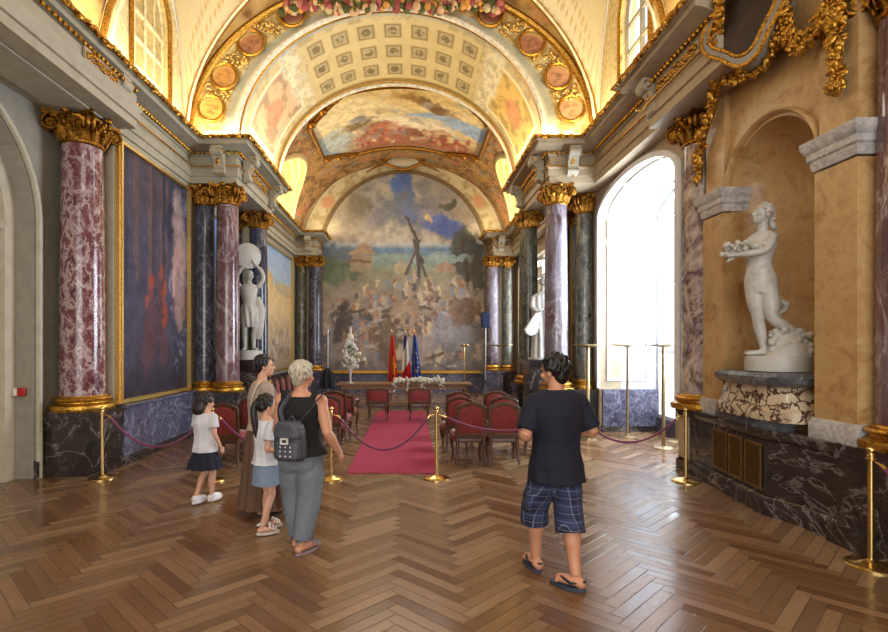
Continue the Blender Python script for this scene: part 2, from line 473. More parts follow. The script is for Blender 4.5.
# right: window bay, pavilion, far bay
wr = MB()
wall_with_arch(wr, RX, 4.4, 7.1, 10.75, 0, 5.9, 7.36, 10.42, 0, 4.40, 4.92)
struct(wr.build('wall_right', M['stone_warm']))
wr = MB().box(RX, 5.3, 10.75, 14.6, 0, 5.9).box(RX, 5.3, 18.2, 19.4, 0, 5.9).box(RX, 5.3, 14.6, 18.2, 0, 1.45)
wr.box(RX, 5.3, 14.6, 18.2, 4.6, 5.9)
struct(wr.build('wall_right_bay', M['stone_warm']))
# deep white window recess
rv = MB()
rv.box(4.4, 5.3, 10.42, 10.75, .88, 5.2).box(4.4, 5.3, 7.1, 7.36, .88, 5.2)
a = arch_pts(7.36, 10.42, 4.40, 4.92)
for p, q in zip(a[:-1], a[1:]): rv.prism([p, q, (q[0], 5.25), (p[0], 5.25)], 4.4, 5.3, 'x')
struct(rv.build('wall_window_recess', M['reveal']))
d = MB().box(4.0, 5.2, 10.36, 10.75, 0, .88).box(4.0, 5.2, 7.1, 7.38, 0, .88).box(5.1, 5.3, 7.36, 10.42, 0, .3)
struct(d.build('trim_3', M['blue_marble']))
struct(MB().box(3.97, 5.2, 10.33, 10.4, 0, .12).build('baseboard_window', M['plinth']))
# white casing round the window arch and raised panels on the far reveal
cs = MB()
o_ = [(7.28, .9)] + arch_pts(7.28, 10.5, 4.40, 5.0) + [(10.5, .9)]
i_ = [(7.38, .9)] + arch_pts(7.38, 10.4, 4.40, 4.90) + [(10.4, .9)]
n = len(o_)
for k in range(n-1):
    cs.prism([o_[k], o_[k+1], i_[k+1], i_[k]], RX-.05, RX, 'x')
struct(cs.build('trim_4', M['white_paint']))
pn = MB()
for z0, z1 in ((1.05, 3.9), (4.0, 4.4)):
    o1 = [(4.1, z0), (4.98, z0), (4.98, z1), (4.1, z1)]; i1 = [(4.16, z0+.06), (4.92, z0+.06), (4.92, z1-.06), (4.16, z1-.06)]
    pn.ringprism(o1, i1, 10.395, 10.42, 'y')
for k in range(3):
    t0, t1 = PI*(.08+.29*k), PI*(.34+.29*k)
    pts = [(8.89+1.52*math.cos(t0+(t1-t0)*i/8), 4.40+.51*math.sin(t0+(t1-t0)*i/8)) for i in range(9)]
    for x in (4.12, 4.98): pn.tube([(x, y, z) for y, z in pts], .018, 6)
    for y, z in (pts[0], pts[-1]): pn.tube([(4.12, y, z), (4.98, y, z)], .018, 6)
struct(pn.build('trim_5', M['reveal']))

def tall_window(name, X, y0, y1, zb, zs, zt, frame=.07, cols=2, rows=4, label=None):
    root = bpy.data.objects.new(name, None); C.objects.link(root); root.location = (X, (y0+y1)/2, zb); struct(root)
    yc = (y0+y1)/2
    def L(pts): return [(y-yc, z-zb) for y, z in pts]
    oo = L([(y0, zb)] + arch_pts(y0, y1, zs, zt) + [(y1, zb)]); ii = L([(y0+frame, zb+frame)] + arch_pts(y0, y1, zs, zt, 24, frame) + [(y1-frame, zb+frame)])
    f = MB(); m = len(oo)
    for k in range(m):
        j = (k+1) % m; f.prism([oo[k], oo[j], ii[j], ii[k]], -.05, .05, 'x')
    for c in range(1, cols):
        y = y0+(y1-y0)*c/cols-yc; f.box(-.04, .04, y-.05, y+.05, 0, zt-zb-.02)
    for r in range(1, rows):
        z = (zs-zb)*r/(rows-1); f.box(-.03, .03, y0-yc+.02, y1-yc-.02, z-.035, z+.035)
    f.build('window_frame', M['white_paint'], root)
    g = MB(); poly = ii
    g.add([(0, y, z) for y, z in poly], [tuple(range(len(poly)))]); g.build('window_pane', M['glass'], root)
    return root
tall_window('window_1', 5.2, 7.36, 10.42, .3, 4.40, 4.92)
tall_window('window_2', 4.2, 14.6, 18.2, 1.45, 4.0, 4.6, .08, 3, 4)

# end wall
struct(MB().box(-5.5, 5.3, 18.95, 19.4, 0, 9.4).build('wall_back', M['stone_warm']))
e = MB().box(-3.6, 3.1, 18.8, 18.96, 0, .74); struct(e.build('trim_6', M['blue_marble']))
e = MB().box(-3.6, 3.1, 18.72, 18.96, .74, .84); struct(e.build('trim_7', M['gold']))
# wall above the cornice on both sides (back of the vault springing)
# ------------------------------------------------------------------ left arched door
dr = bpy.data.objects.new('door_1', None); C.objects.link(dr); dr.location = (-5.46, 5.235, 0); struct(dr)
def dl(y): return y-5.235
f = MB()
oo = [(dl(3.75), 0)] + [(dl(y), z) for y, z in arch_pts(3.75, 6.72, 3.45, 4.95)] + [(dl(6.72), 0)]
ii = [(dl(3.93), 0)] + [(dl(y), z) for y, z in arch_pts(3.75, 6.72, 3.45, 4.95, 24, .18)] + [(dl(6.54), 0)]
for k in range(len(oo)-1): f.prism([oo[k], oo[k+1], ii[k+1], ii[k]], -.02, .16, 'x')
f.build('door_frame', M['door_paint'], dr)
t = MB(); t.box(0, .09, dl(3.93), dl(6.54), 3.0, 3.42)
t.sweep([(.09, dl(3.93)), (.09, dl(6.54))], [(0,3.3),(.05,3.32),(.1,3.42),(0,3.42)])
t.build('transom', M['door_paint'], dr)
tp = MB(); tt = [(dl(y), z) for y, z in arch_pts(3.75, 6.72, 3.45, 4.95, 24, .18)]
tp.prism(tt, 0, .05, 'x')
for kk in (.25, .5):
    pts = [(dl(5.235)+(1.3-kk)*math.cos(PI*i/20), 3.45+(1.3-kk)*math.sin(PI*i/20)) for i in range(21)]
    tp.tube([(.06, y, z) for y, z in pts], .03, 6)
tp.build('tympanum', M['door_paint'], dr)
for y0, y1 in ((3.93, 5.225), (5.245, 6.54)):
    lf = MB().box(0, .06, dl(y0), dl(y1), 0, 3.0)
    for z0, z1 in ((.12, .62), (.74, 1.2), (1.34, 2.86)):
        for k, ins in enumerate((.16, .22, .27)):
            yy0, yy1 = dl(y0)+ins, dl(y1)-ins; q = ins-.16
            o1 = [(yy0, z0+q), (yy1, z0+q), (yy1, z1-q), (yy0, z1-q)]; s = .025
            i1 = [(yy0+s, z0+q+s), (yy1-s, z0+q+s), (yy1-s, z1-q-s), (yy0+s, z1-q-s)]
            lf.ringprism(o1, i1, .055, .1-.012*k, 'x')
    lf.build('door_leaf', M['door_paint'], dr)
# arched moulding round the doorway
am = MB()
pts = [(-5.03, 6.78, 0)] + [(-5.03, 5.235+1.545*math.cos(PI*i/24), 3.45+1.55*math.sin(PI*i/24)) for i in range(25)] + [(-5.03, 3.69, 0)]
am.tube(pts, .045, 8); struct(am.build('trim_8', M['stone']))
al = thing('fire_alarm_box', 'small red and white alarm box on the grey jamb beside the arched door', 'alarm box', (-5.2, 6.70, 1.17))
MB().box(-.05, .05, -.03, .02, -.055, .055).build('housing', plain('alarm red', (.62,.10,.08), .4), al, bevel=.008)
MB().box(-.11, -.05, -.03, .02, -.05, .05).build('side_panel', M['white_paint'], al, bevel=.006)

# ------------------------------------------------------------------ entablature
ZA, ZC = 5.02, 5.82
ARCHI = [(-.5,ZA),(.0,ZA),(.0,ZA+.13),(.03,ZA+.14),(.03,ZA+.27),(.06,ZA+.3),(.08,ZA+.34),(.0,ZA+.35),(.0,ZA+.53),(-.5,ZA+.53)]
CORN = [(-.5,ZA+.53),(.03,ZA+.53),(.06,ZA+.58),(.06,ZA+.60),(.12,ZA+.62),(.22,ZA+.66),(.30,ZA+.67),(.30,ZA+.74),(.34,ZA+.75),(.40,ZA+.79),(.40,ZC),(-.5,ZC)]
LP = [(-4.38,-8),(-4.38,9.95),(-3.45,9.95),(-3.45,12.55),(-4.1,12.55),(-4.1,17.9),(-3.36,17.9),(-3.36,18.96)]
RP = [(3.56,5.72),(3.56,7.45),(3.68,7.45),(3.68,9.95),(2.78,9.95),(2.78,12.55),(3.68,12.55),(3.68,17.9),(3.0,17.9),(3.0,18.96)]
struct(MB().sweep(LP, ARCHI, 1).build('trim_left_architrave', M['stone']))
struct(MB().sweep(LP, CORN, 1).build('trim_left_cornice', M['stone']))
struct(MB().sweep(RP, ARCHI, -1).build('trim_right_architrave', M['stone_warm']))
struct(MB().sweep(RP, CORN, -1).build('trim_right_cornice', M['stone_warm']))
# soffits between the entablature and the walls behind
s = MB().box(-5.2, -4.3, -8, 7.6, ZA+.1, ZA+.4).box(-4.5, -3.7, 9.99, 12.51, ZA+.012, ZA+.4).box(-4.3, -3.6, 17.94, 18.9, ZA+.012, ZA+.4)
s.box(-5.3,-4.8,-8,19,ZA+.5,ZC)
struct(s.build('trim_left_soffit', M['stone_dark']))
s = MB().box(3.1, 4.1, 9.99, 12.51, ZA+.012, ZA+.4).box(3.3, 4.1, 17.94, 18.9, ZA+.012, ZA+.4)
s.box(4.1,4.9,5.9,19,ZA+.5,ZC)
struct(s.build('trim_right_soffit', M['stone_warm']))
# projecting architrave block over the near left column
s = MB().sweep([(-4.38,2.2),(-4.1,2.2),(-4.1,7.5),(-4.38,7.5)], [(-.0,ZA+.02),(.0,ZA+.02),(.0,ZA+.14),(.03,ZA+.15),(.03,ZA+.26),(.06,ZA+.3),(.06,ZA+.34),(0,ZA+.35),(0,ZA+.52),(-.25,ZA+.52),(-.25,ZA+.02)], 1)
s.box(-5.1,-4.3,2.22,7.48,ZA+.03,ZA+.5)
struct(s.build('trim_left_block', M['stone']))

# gilded ornament along the cornices: beads below, leaf crest on the lip
def along(path, off, z, side, step, y_from, fn):
    m = len(path); P = [Vector(p) for p in path]; Q = []
    for i in range(m):
        d0 = (P[i]-P[i-1]).normalized() if i > 0 else (P[1]-P[0]).normalized()
        d1 = (P[i+1]-P[i]).normalized() if i < m-1 else d0
        n0 = Vector((d0.y,-d0.x))*side; n1 = Vector((d1.y,-d1.x))*side
        k = (n0+n1)/max(.15, 1+n0.dot(n1)); Q.append(P[i]+k*off)
    for a_, b_ in zip(Q[:-1], Q[1:]):
        L = (b_-a_).length; nn = max(1, int(L/step))
        for k in range(nn):
            p = a_+(b_-a_)*((k+.5)/nn)
            if p.y > y_from: fn(p.x, p.y, z, (b_-a_).normalized())
def beads(path, side, name):
    mb = MB()
    along(path, .085, ZA+.575, side, .085, 3.2, lambda x, y, z, d: mb.ell((x, y, z), .036, 6, 4))
    along(path, .07, ZA+.315, side, .30, 3.2, lambda x, y, z, d: mb.box(x-.02-abs(d.x)*.13, x+.02+abs(d.x)*.13, y-.02-abs(d.y)*.13, y+.02+abs(d.y)*.13, z-.012, z+.012))
    struct(mb.build(name, M['gold']))
mb = MB()
for k in range(50): mb.ell((-4.06, 3.0+k*.09, ZA+.555), .034, 6, 4)
struct(mb.build('trim_left_block_beading', M['gold']))
beads(LP, 1, 'trim_left_beading'); beads(RP, -1, 'trim_right_beading')
def crest(path, side, name):
    mb = MB(); r = random.Random(11)
    def leaf(x, y, z, d):
        for k in range(2):
            ox, oy = d.x*r.uniform(-.05,.05), d.y*r.uniform(-.05,.05)
            rot = Matrix.Rotation(r.uniform(0, 3), 3, 'Z') @ Matrix.Rotation(r.uniform(-.6,.6), 3, 'X')
            mb.ell((x+ox, y+oy, z+r.uniform(-.03,.03)), (.045, .022, .035), 6, 4, rot)
    along(path, .385, ZA+.775, side, .075, 3.2, leaf)
    struct(mb.build(name, M['gold']))
    g = MB().sweep(path, [(.36,ZA+.75),(.405,ZA+.77),(.415,ZC-.01),(.38,ZC+.02),(.3,ZC+.02),(.3,ZA+.8)], side)
    struct(g.build(name+'_lip', M['gold_dark']))
crest(LP, 1, 'trim_left_crest'); crest(RP, -1, 'trim_right_crest')

# gilded frieze panels and scroll brackets
def scroll_bracket(name, label, loc, rz, grp='scroll brackets under the cornice'):
    root = thing(name, label, 'bracket', loc, rz, grp)
    b = MB()       # faces +Y in its own frame
    prof = [(0,-.3),(.06,-.28),(.10,-.18),(.12,-.05),(.2,.06),(.26,.14),(.26,.22),(0,.22)]
    b.prism(prof, -.1, .1, 'x')
    b.tube([(-.11,.2,.12),(.11,.2,.12)], .085, 14); b.tube([(-.11,.08,-.22),(.11,.08,-.22)], .055, 12)
    b.build('bracket_body', M['stone'], root)
    g = MB(); rr = random.Random(5)
    for k in range(7):
        z = .02-.05*k; g.ell((rr.uniform(-.03,.03), .14-.02*k, z), (.05-.004*k, .03, .04), 8, 5)
    g.build('gilt_leaf', M['gold'], root)
    for s_ in (-1, 1): MB().tube([(s_*.115,.2+.05*math.cos(q),.12+.05*math.sin(q)) for q in np.linspace(0, 5, 12)], .012, 5).build('gilt_spiral', M['gold'], root)
    return root
br = [((-4.32,7.2,ZA+.42),-PI/2,'grey scroll bracket with gilt leaf above the near left red column'),
      ((-3.75,9.9,ZA+.42),PI,'grey scroll bracket on the front of the left pavilion cornice'),
      ((-3.4,10.3,ZA+.42),-PI/2,'scroll bracket on the inner side of the left pavilion, nearest the front corner'),
      ((-3.4,12.2,ZA+.42),-PI/2,'scroll bracket on the inner side of the left pavilion, at its rear end'),
      ((3.2,9.9,ZA+.42),PI,'fluted scroll bracket on the front of the right pavilion cornice'),
      ((2.73,10.3,ZA+.42),PI/2,'scroll bracket on the inner side of the right pavilion, nearest the front corner'),
      ((2.73,12.2,ZA+.42),PI/2,'scroll bracket on the inner side of the right pavilion, at its rear end'),
      ((3.62,7.3,ZA+.42),PI/2,'scroll bracket where the right cornice breaks forward beside the garland'),
      ((-3.62,17.85,ZA+.42),PI,'scroll bracket over the far left column by the end wall'),
      ((3.25,17.85,ZA+.42),PI,'scroll bracket over the far right column by the end wall')]
first = None
for loc, rz, lab in br:
    if first is None: first = scroll_bracket('scroll_bracket', lab, loc, rz)
    else: dup(first, loc, rz, lab)
def frieze_panel(label, loc, rz, ln, first=True):
    root = thing('frieze_panel', label, 'frieze panel', loc, rz, 'gilded frieze panels')
    MB().box(-ln/2, ln/2, 0, .03, -.085, .085).build('back_plate', M['stone_warm'], root)
    g = MB(); rr = random.Random(int(ln*100)+3); nq = int(ln/.055)
    for k in range(nq):
        x = -ln/2+.05+(ln-.1)*k/max(1,nq-1)
        z = .045*math.sin(k*.9); g.ell((x, .045, z), (.04, .025, .028), 6, 4, Matrix.Rotation(rr.uniform(-1.5,1.5), 3, 'Y'))
        g.ell((x, .04, -z*.8), (.022, .02, .022), 6, 4)
    g.build('scrollwork', M['gold'], root)
    return root
frieze_panel('gilded scroll frieze panel between the brackets on the left pavilion', (-3.44,11.25,ZA+.44), -PI/2, 1.45)
frieze_panel('gilded scroll frieze panel between the brackets on the right pavilion', (2.77,11.25,ZA+.44), PI/2, 1.45)
frieze_panel('gilded frieze panel at the right cornice above the plum marble column', (3.55,6.62,ZA+.44), PI/2, 1.05)
frieze_panel('gilded frieze panel at the left cornice beside the scroll bracket', (-4.09,6.6,ZA+.44), -PI/2, .7)

# ------------------------------------------------------------------ columns
def capital_mesh(r=.24, h=.42):
    g = MB()
    g.lathe([(r*1.02,0),(r*1.12,.02),(r*1.12,.045),(r*1.02,.06),(r*1.02,.15),(r*1.12,.24),(r*1.3,.33),(r*1.3,.35)], n=24)
    # abacus with hollow sides
    pts = []
    R = r*1.95
    for q in range(4):
        a0 = PI/4+q*PI/2; a1 = a0+PI/2
        A = Vector((math.cos(a0), math.sin(a0)))*R; B = Vector((math.cos(a1), math.sin(a1)))*R
        for k in range(6):
            t = k/6; p = A.lerp(B, t); p *= 1-.22*math.sin(PI*t)*1.0; pts.append((p.x, p.y))
    g.prism(pts, .35, .42, 'z')
    g.prism([(x*.93, y*.93) for x, y in pts], .33, .36, 'z')
    # corner volutes: a spiral ribbon seen from both faces
    for q in range(4):
        a = PI/4+q*PI/2; d = Vector((math.cos(a), math.sin(a), 0)); s = Vector((-d.y, d.x, 0))
        c = d*r*1.58+Vector((0,0,.24))
        for side in (-1, 1):
            sp = []
            for k in range(22):
                t = k/21; th = PI/2+t*4.2*PI/2*1.4; rad = .105*(1-.78*t)
                sp.append(c+s*side*.035+d*(rad*math.cos(th))*-1+Vector((0,0,rad*math.sin(th))))
            g.tube(sp, [.02]*22, 6)
        g.tube([c-s*.05, c+s*.05], .055, 10)
        g.tube([Vector((0,0,.33))+d*r*1.0, c+Vector((0,0,.1))], [.04,.03], 6)
    # acanthus leaves and face flowers
    for row, (zz, cnt, L, off) in enumerate(((.05, 12, .15, 0), (.10, 8, .2, .4))):
        for k in range(cnt):
            a = 2*PI*k/cnt+off; d = Vector((math.cos(a), math.sin(a), 0))
            g.tube([d*r*1.03+Vector((0,0,zz)), d*r*1.12+Vector((0,0,zz+L*.6)), d*r*1.32+Vector((0,0,zz+L)), d*r*1.42+Vector((0,0,zz+L*.82))], [.035,.05,.045,.015], 6, 2, flat=(.45,1.2))
    for q in range(4):
        a = q*PI/2; d = Vector((math.cos(a), math.sin(a), 0))
        g.ell(d*r*1.45+Vector((0,0,.37)), (.06,.06,.05), 8, 6)
        for k in range(6): g.ell(d*r*1.4+Vector((-d.y,d.x,0))*.1*math.cos(k)+Vector((0,0,.26+.05*math.sin(k*1.1))), .03, 6, 4)
    k = h/.42
    g.v = [(x, y, z*k) for x, y, z in g.v]
    return g.mesh('capital')
CAPS = {}
def column(label, x, y, mat, rb=.235, rt=.2, zb=.86, zt=5.04, ped=None, pmat='plinth', group=None, ch=.42, half=.34):
    root = thing('marble_column', label, 'column', (x, y, 0), 0, group)
    p = MB(); a = half
    x0, x1, y0, y1 = ped or (-a, a, -a, a)
    for (g0, z0, z1) in ((.04, 0, .14), (.02, .14, .17), (-.0, .17, zb-.12), (.025, zb-.12, zb-.07), (.045, zb-.07, zb)):
        p.box(x0-g0, x1+g0, y0-g0, y1+g0, z0, z1)
    p.build('pedestal', M[pmat], root)
    k = rb/.235
    prof = [(rb*1.45,0),(rb*1.48,.02),(rb*1.5,.05),(rb*1.46,.08),(rb*1.3,.095),(rb*1.2,.11),(rb*1.2,.125),(rb*1.3,.14),(rb*1.33,.16),(rb*1.28,.18),(rb*1.1,.19),(rb*1.06,.21)]
    MB().lathe([(r_, z_+zb) for r_, z_ in prof], n=40).build('base', M['gold'], root)
    zc = zt-ch; sh = []
    for i in range(13):
        t = i/12; sh.append((rb*(1-t)+rt*t+.012*math.sin(PI*t*.8), zb+.2+(zc-zb-.2)*t))
    MB().lathe(sh, n=44).build('shaft', M[mat], root)
    key = (round(rt, 3), ch)
    if key not in CAPS: CAPS[key] = capital_mesh(rt, ch)
    c = bpy.data.objects.new('capital', CAPS[key]); C.objects.link(c); c.parent = root; c.location = (0,0,zc)
    if not c.data.materials: c.data.materials.append(M['gold_dark'])
    return root
column('red breccia marble column on a black pedestal beside the tall dark painting', -4.70, 7.18, 'red_marble', .285, .25, .88, 5.06, (-.36,.40,-.31,.27), 'plinth', None, .45)
column('left column of the front pavilion, violet grey marble, before the white disc-bearing statue', -3.72, 10.2, 'violet_marble', half=.30)
column('dark blue grey marble column just behind the white disc-bearing statue', -3.72, 12.25, 'dark_marble', half=.30)
column('slim dark marble column standing against the right edge of the tall dark painting', -4.2, 10.25, 'dark_marble', .19, .17, ped=(-.2,.1,-.24,.24))
column('dark column against the left wall in the shadow behind the pavilion', -4.3, 12.3, 'dark_marble', .19, .17, ped=(-.1,.2,-.24,.24))
column('mottled plum and white marble column with a sunlit edge, front of the right pavilion', 2.98, 10.2, 'lilac_marble')
column('dark green grey marble column behind the right draped statue', 2.9, 12.25, 'green_marble')
column('dark green grey column between the landscape canvas and the white window arch', 3.78, 10.85, 'green_marble', .19, .17)
column('grey column against the right wall at the rear of the pavilion', 3.75, 12.3, 'green_marble', .19, .17)
column('far left grey violet column beside the great arched painting', -3.46, 18.25, 'dark_marble', .235, .2, .86, 5.04, None, 'blue_marble')
column('far right pale grey column on a blue pedestal beside the great arched painting', 3.0, 18.25, 'lilac_marble', .235, .2, .86, 5.04, None, 'blue_marble')
column('brown-grey column in the far left corner beside the end column', -3.98, 18.3, 'green_marble', .19, .17, ped=(-.2,.12,-.24,.24))
column('grey column in the far right corner beside the end column', 3.55, 18.3, 'green_marble', .19, .17, ped=(-.14,.2,-.24,.24))
column('plum and cream breccia column partly hidden by the ochre pilaster, beside the window', 4.15, 7.1, 'purple_marble', .27, .235, .90, 5.06, (-.18,.3,-.23,.25), 'plinth', None, .45)
column('plum marble column cut by the right edge of the picture, nearest the camera', 4.32, 4.25, 'violet_marble', .275, .24, .90, 5.06, (-.3,.4,-.33,.33), 'plinth', None, .45)
# ------------------------------------------------------------------ vaults
ZS = 5.8
CREAM, TAN, OCHRE, BROWN, PINK, BLUEG = (.86,.81,.66), (.74,.62,.40), (.72,.55,.26), (.47,.34,.21), (.74,.50,.40), (.58,.62,.66)
def pen_height(y, pens):
    z = np.zeros_like(y)
    for yc, hw, zt in pens:
        t = 1-((y-yc)/hw)**2; z = np.maximum(z, np.where(t > 0, ZS+(zt-ZS)*np.sqrt(np.maximum(t, 0)), 0))
    return z
def vault(name, y0, y1, xc, rx, ry, pens, ny, nt, colfn):
    th, y = np.meshgrid(np.linspace(0, PI, nt), np.linspace(y0, y1, ny))
    x = xc-rx*np.cos(th); zm = ZS+ry*np.sin(th); pz = pen_height(y, pens)
    z = np.maximum(zm, pz); inpen = pz > zm
    P = np.stack([x, y, z], -1)
    return struct(painted_grid(name, P, colfn(th, y, x, z, inpen, pz-zm), M['fresco'], flip=True))
def groin(mb, y0, y1, xc, rx, ry, pens, r):
    for yc, hw, zt in pens:
        for s in (-1, 1):
            for half in (-1, 1):
                pts = []
                for t in np.linspace(0.001, .999, 40):
                    y = yc+half*hw*(1-t); z = ZS+(zt-ZS)*math.sqrt(max(0, 1-((y-yc)/hw)**2))
                    q = (z-ZS)/ry
                    if q > .995 or not (y0 < y < y1): continue
                    pts.append((xc+s*rx*math.sqrt(1-q*q)*.99, y, z-.02))
                if len(pts) > 3: mb.tube(pts, r, 6)

# near vault
NX, NRX, NRY = -.35, 3.95, 3.05
NPENS = [(8.2, 1.32, 8.82), (4.6, 1.32, 8.82)]
def near_col(th, y, x, z, inpen, dz):
    n = fbm(th*9, y*2.2, 2); n2 = fbm(th*28, y*7, 8)
    c = np.zeros(th.shape+(3,)) + np.array(TAN)
    c = mixc(c, BROWN, sst(.45, .7, n)); c = mixc(c, OCHRE, sst(.5, .75, n2)*.7)
    c = mixc(c, PINK, sst(.62, .75, fbm(th*6, y*3, 20))*.5)
    q = fbm((x+z)*1.6, (y-z*.6)*1.6+x, 41); q2 = fbm((x+z)*6, (y-z*.6)*6+x*4, 51)
    pc = np.zeros_like(c)+np.array((.86,.82,.70)); pc = mixc(pc, (.76,.74,.68), sst(.3, .75, q)*.5)
    # thin painted lines running parallel to the groin
    for w0 in (.16, .30):
        pc = mixc(pc, (.70,.56,.28), sst(.03, .012, np.abs(dz-w0*2))*.8)
    pc = pc*(.96+.08*q[..., None])
    c = mixc(c, np.array((.80,.66,.36)), sst(.35, .05, -dz)*(~inpen)*.9)
    return np.where(inpen[..., None], pc, c)
vault('ceiling', -8, 9.62, NX, NRX, NRY, NPENS, 420, 220, near_col)
g = MB(); groin(g, 5, 9.62, NX, NRX, NRY, NPENS, .045); struct(g.build('ceiling_groin_moulding', M['gold']))
# cream grisaille ribs beside the groins
g = MB(); groin(g, 5, 9.62, NX-.0, NRX*.985, NRY*.985, [(8.2, 1.22, 8.72)], .022); struct(g.build('ceiling_inner_moulding', plain('cream plaster', (.86,.82,.70), .6)))

def ell_pts(xc, rx, ry, n=96, z0=ZS): return [(xc-rx*math.cos(PI*i/n), z0+ry*math.sin(PI*i/n)) for i in range(n+1)]
def ring_face(name, y0, y1, A, B, nr, nt, colfn):
    """band between ellipse A at depth y0 and ellipse B at depth y1"""
    t, s = np.meshgrid(np.linspace(0, PI, nt), np.linspace(0, 1, nr))
    xc = A[0]*(1-s)+B[0]*s; rx = A[1]*(1-s)+B[1]*s; ry = A[2]*(1-s)+B[2]*s
    P = np.stack([xc-rx*np.cos(t), y0*(1-s)+y1*s, ZS+ry*np.sin(t)], -1)
    return struct(painted_grid(name, P, colfn(t, s), M['fresco'], flip=True))
A1, A2 = (NX, 3.93, 3.03), (-.38, 3.05, 2.62)
MED = [(.20, (.80,.64,.34)), (.43, (.78,.58,.32)), (.70, (.72,.50,.36)), (1.0, (.62,.42,.32))]
MEDS = [(t, c) for t, c in MED] + [(PI-t, c) for t, c in zip((.20,.43,.70,1.0), [(.80,.62,.46),(.78,.58,.44),(.72,.50,.38),(.62,.42,.32)])]
def ring_col(t, s):
    n = fbm(t*30, s*6, 3)
    c = np.zeros(t.shape+(3,))+np.array((.72,.60,.36)); c = mixc(c, (.86,.78,.58), sst(.42, .62, n)); c = mixc(c, (.55,.42,.22), sst(.6, .75, fbm(t*60, s*12, 7))*.8)
    c = mixc(c, (.66,.68,.64), sst(.72, .8, s)*.85); c = mixc(c, (.80,.77,.68), sst(.9, .93, s))
    c = mixc(c, (.82,.62,.22), sst(.16, .08, s))
    for tm, col in MEDS:
        d = np.hypot((t-tm)*3.4, (s-.44)*1.0)
        c = mixc(c, (.58,.46,.24), sst(.33, .30, d)); c = mixc(c, (.80,.68,.40), sst(.29, .27, d)); c = mixc(c, col, sst(.25, .23, d)); c = mixc(c, tuple(q*.72 for q in col), sst(.48, .62, fbm(t*60, s*9, 12))*sst(.24, .1, d)*.8)
    return c
ring_face('ceiling_front_arch', 9.60, 9.80, A1, A2, 40, 420, ring_col)
def ring_pt(t, s, out=.03):
    return Vector(((A1[0]*(1-s)+A2[0]*s)-(A1[1]*(1-s)+A2[1]*s)*math.cos(t), 9.6+.2*s-out, ZS+(A1[2]*(1-s)+A2[2]*s)*math.sin(t)))
rr = random.Random(31)
for tm, col in MEDS:      # relief frames round the medallions and gilt scrolls between them
    c = ring_pt(tm, .44); q = MB()
    q.tube([c+Vector((.245*math.cos(a), -.01, .245*math.sin(a))) for a in np.linspace(0, 2*PI, 28, endpoint=False)], .032, 6, closed=True)
    struct(q.build('trim_medallion', M['gold']))
for tm in (.31, .565, .85, PI-.31, PI-.565, PI-.85):
    q = MB()
    for k in range(26):
        q.ell(ring_pt(tm+rr.uniform(-.045, .045), .44+rr.uniform(-.28, .28)), (.05, .02, .028), 6, 4, Matrix.Rotation(rr.uniform(0, 3), 3, 'Y'))
    struct(q.build('trim_arch_scrolls', M['frame_gold']))
PV = (-.36, 3.0, 2.6)
def soffit_col(th, y, x, z, inpen, dz):
    u = (y-9.8)/2.8
    n = fbm(th*20, y*5, 4); n2 = fbm(th*50, y*12, 14)
    c = np.zeros(th.shape+(3,))+np.array((.80,.74,.58)); c = mixc(c, (.66,.60,.46), sst(.45, .65, n)*.7)
    deg = th*180/PI
    cof = (deg > 52) & (deg < 128) & (u > .12) & (u < .90)
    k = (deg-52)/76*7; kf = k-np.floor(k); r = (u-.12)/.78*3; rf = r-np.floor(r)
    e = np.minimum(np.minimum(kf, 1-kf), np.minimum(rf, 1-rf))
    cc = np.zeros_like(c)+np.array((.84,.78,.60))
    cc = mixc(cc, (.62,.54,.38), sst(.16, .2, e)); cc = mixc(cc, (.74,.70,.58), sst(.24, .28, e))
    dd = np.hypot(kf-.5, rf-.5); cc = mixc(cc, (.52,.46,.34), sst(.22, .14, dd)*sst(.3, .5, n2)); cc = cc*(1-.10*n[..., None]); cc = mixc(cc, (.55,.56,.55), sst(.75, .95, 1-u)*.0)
    c = np.where(cof[..., None], cc, c)
    # figured panels low on either side
    for tc, col in ((27, (.82,.70,.58)), (153, (.84,.72,.44))):
        d = np.maximum(np.abs(deg-tc)/15, np.abs(u-.5)/.30)
        c = mixc(c, (.90,.86,.74), (d < 1.12)); c = mixc(c, col, (d < 1.)); c = mixc(c, tuple(q*.80 for q in col), (d < .95)*sst(.45, .65, fbm(th*14, y*4, 22))); c = mixc(c, (.80,.52,.42), sst(1., .7, np.hypot((deg-tc)/8, (u-.5)/.16))*.6)
    for tc in (45, 135):
        d = np.abs(deg-tc)/5
        c = mixc(c, (.88,.85,.75), sst(1.3, .7, d)*sst(.40, .60, n)); c = mixc(c, (.66,.65,.60), sst(1.2, .8, d)*sst(.5, .68, fbm(th*30, y*9, 40))*.6)
    c = mixc(c, (.62,.66,.68), sst(.10, .04, u)*.8); c = mixc(c, (.86,.82,.70), sst(.93, .96, u)); c = mixc(c, (.70,.56,.28), sst(.02, .01, np.abs(u-.925)))
    return c
vault('ceiling_coffered', 9.8, 12.6, *PV, [], 120, 420, soffit_col)
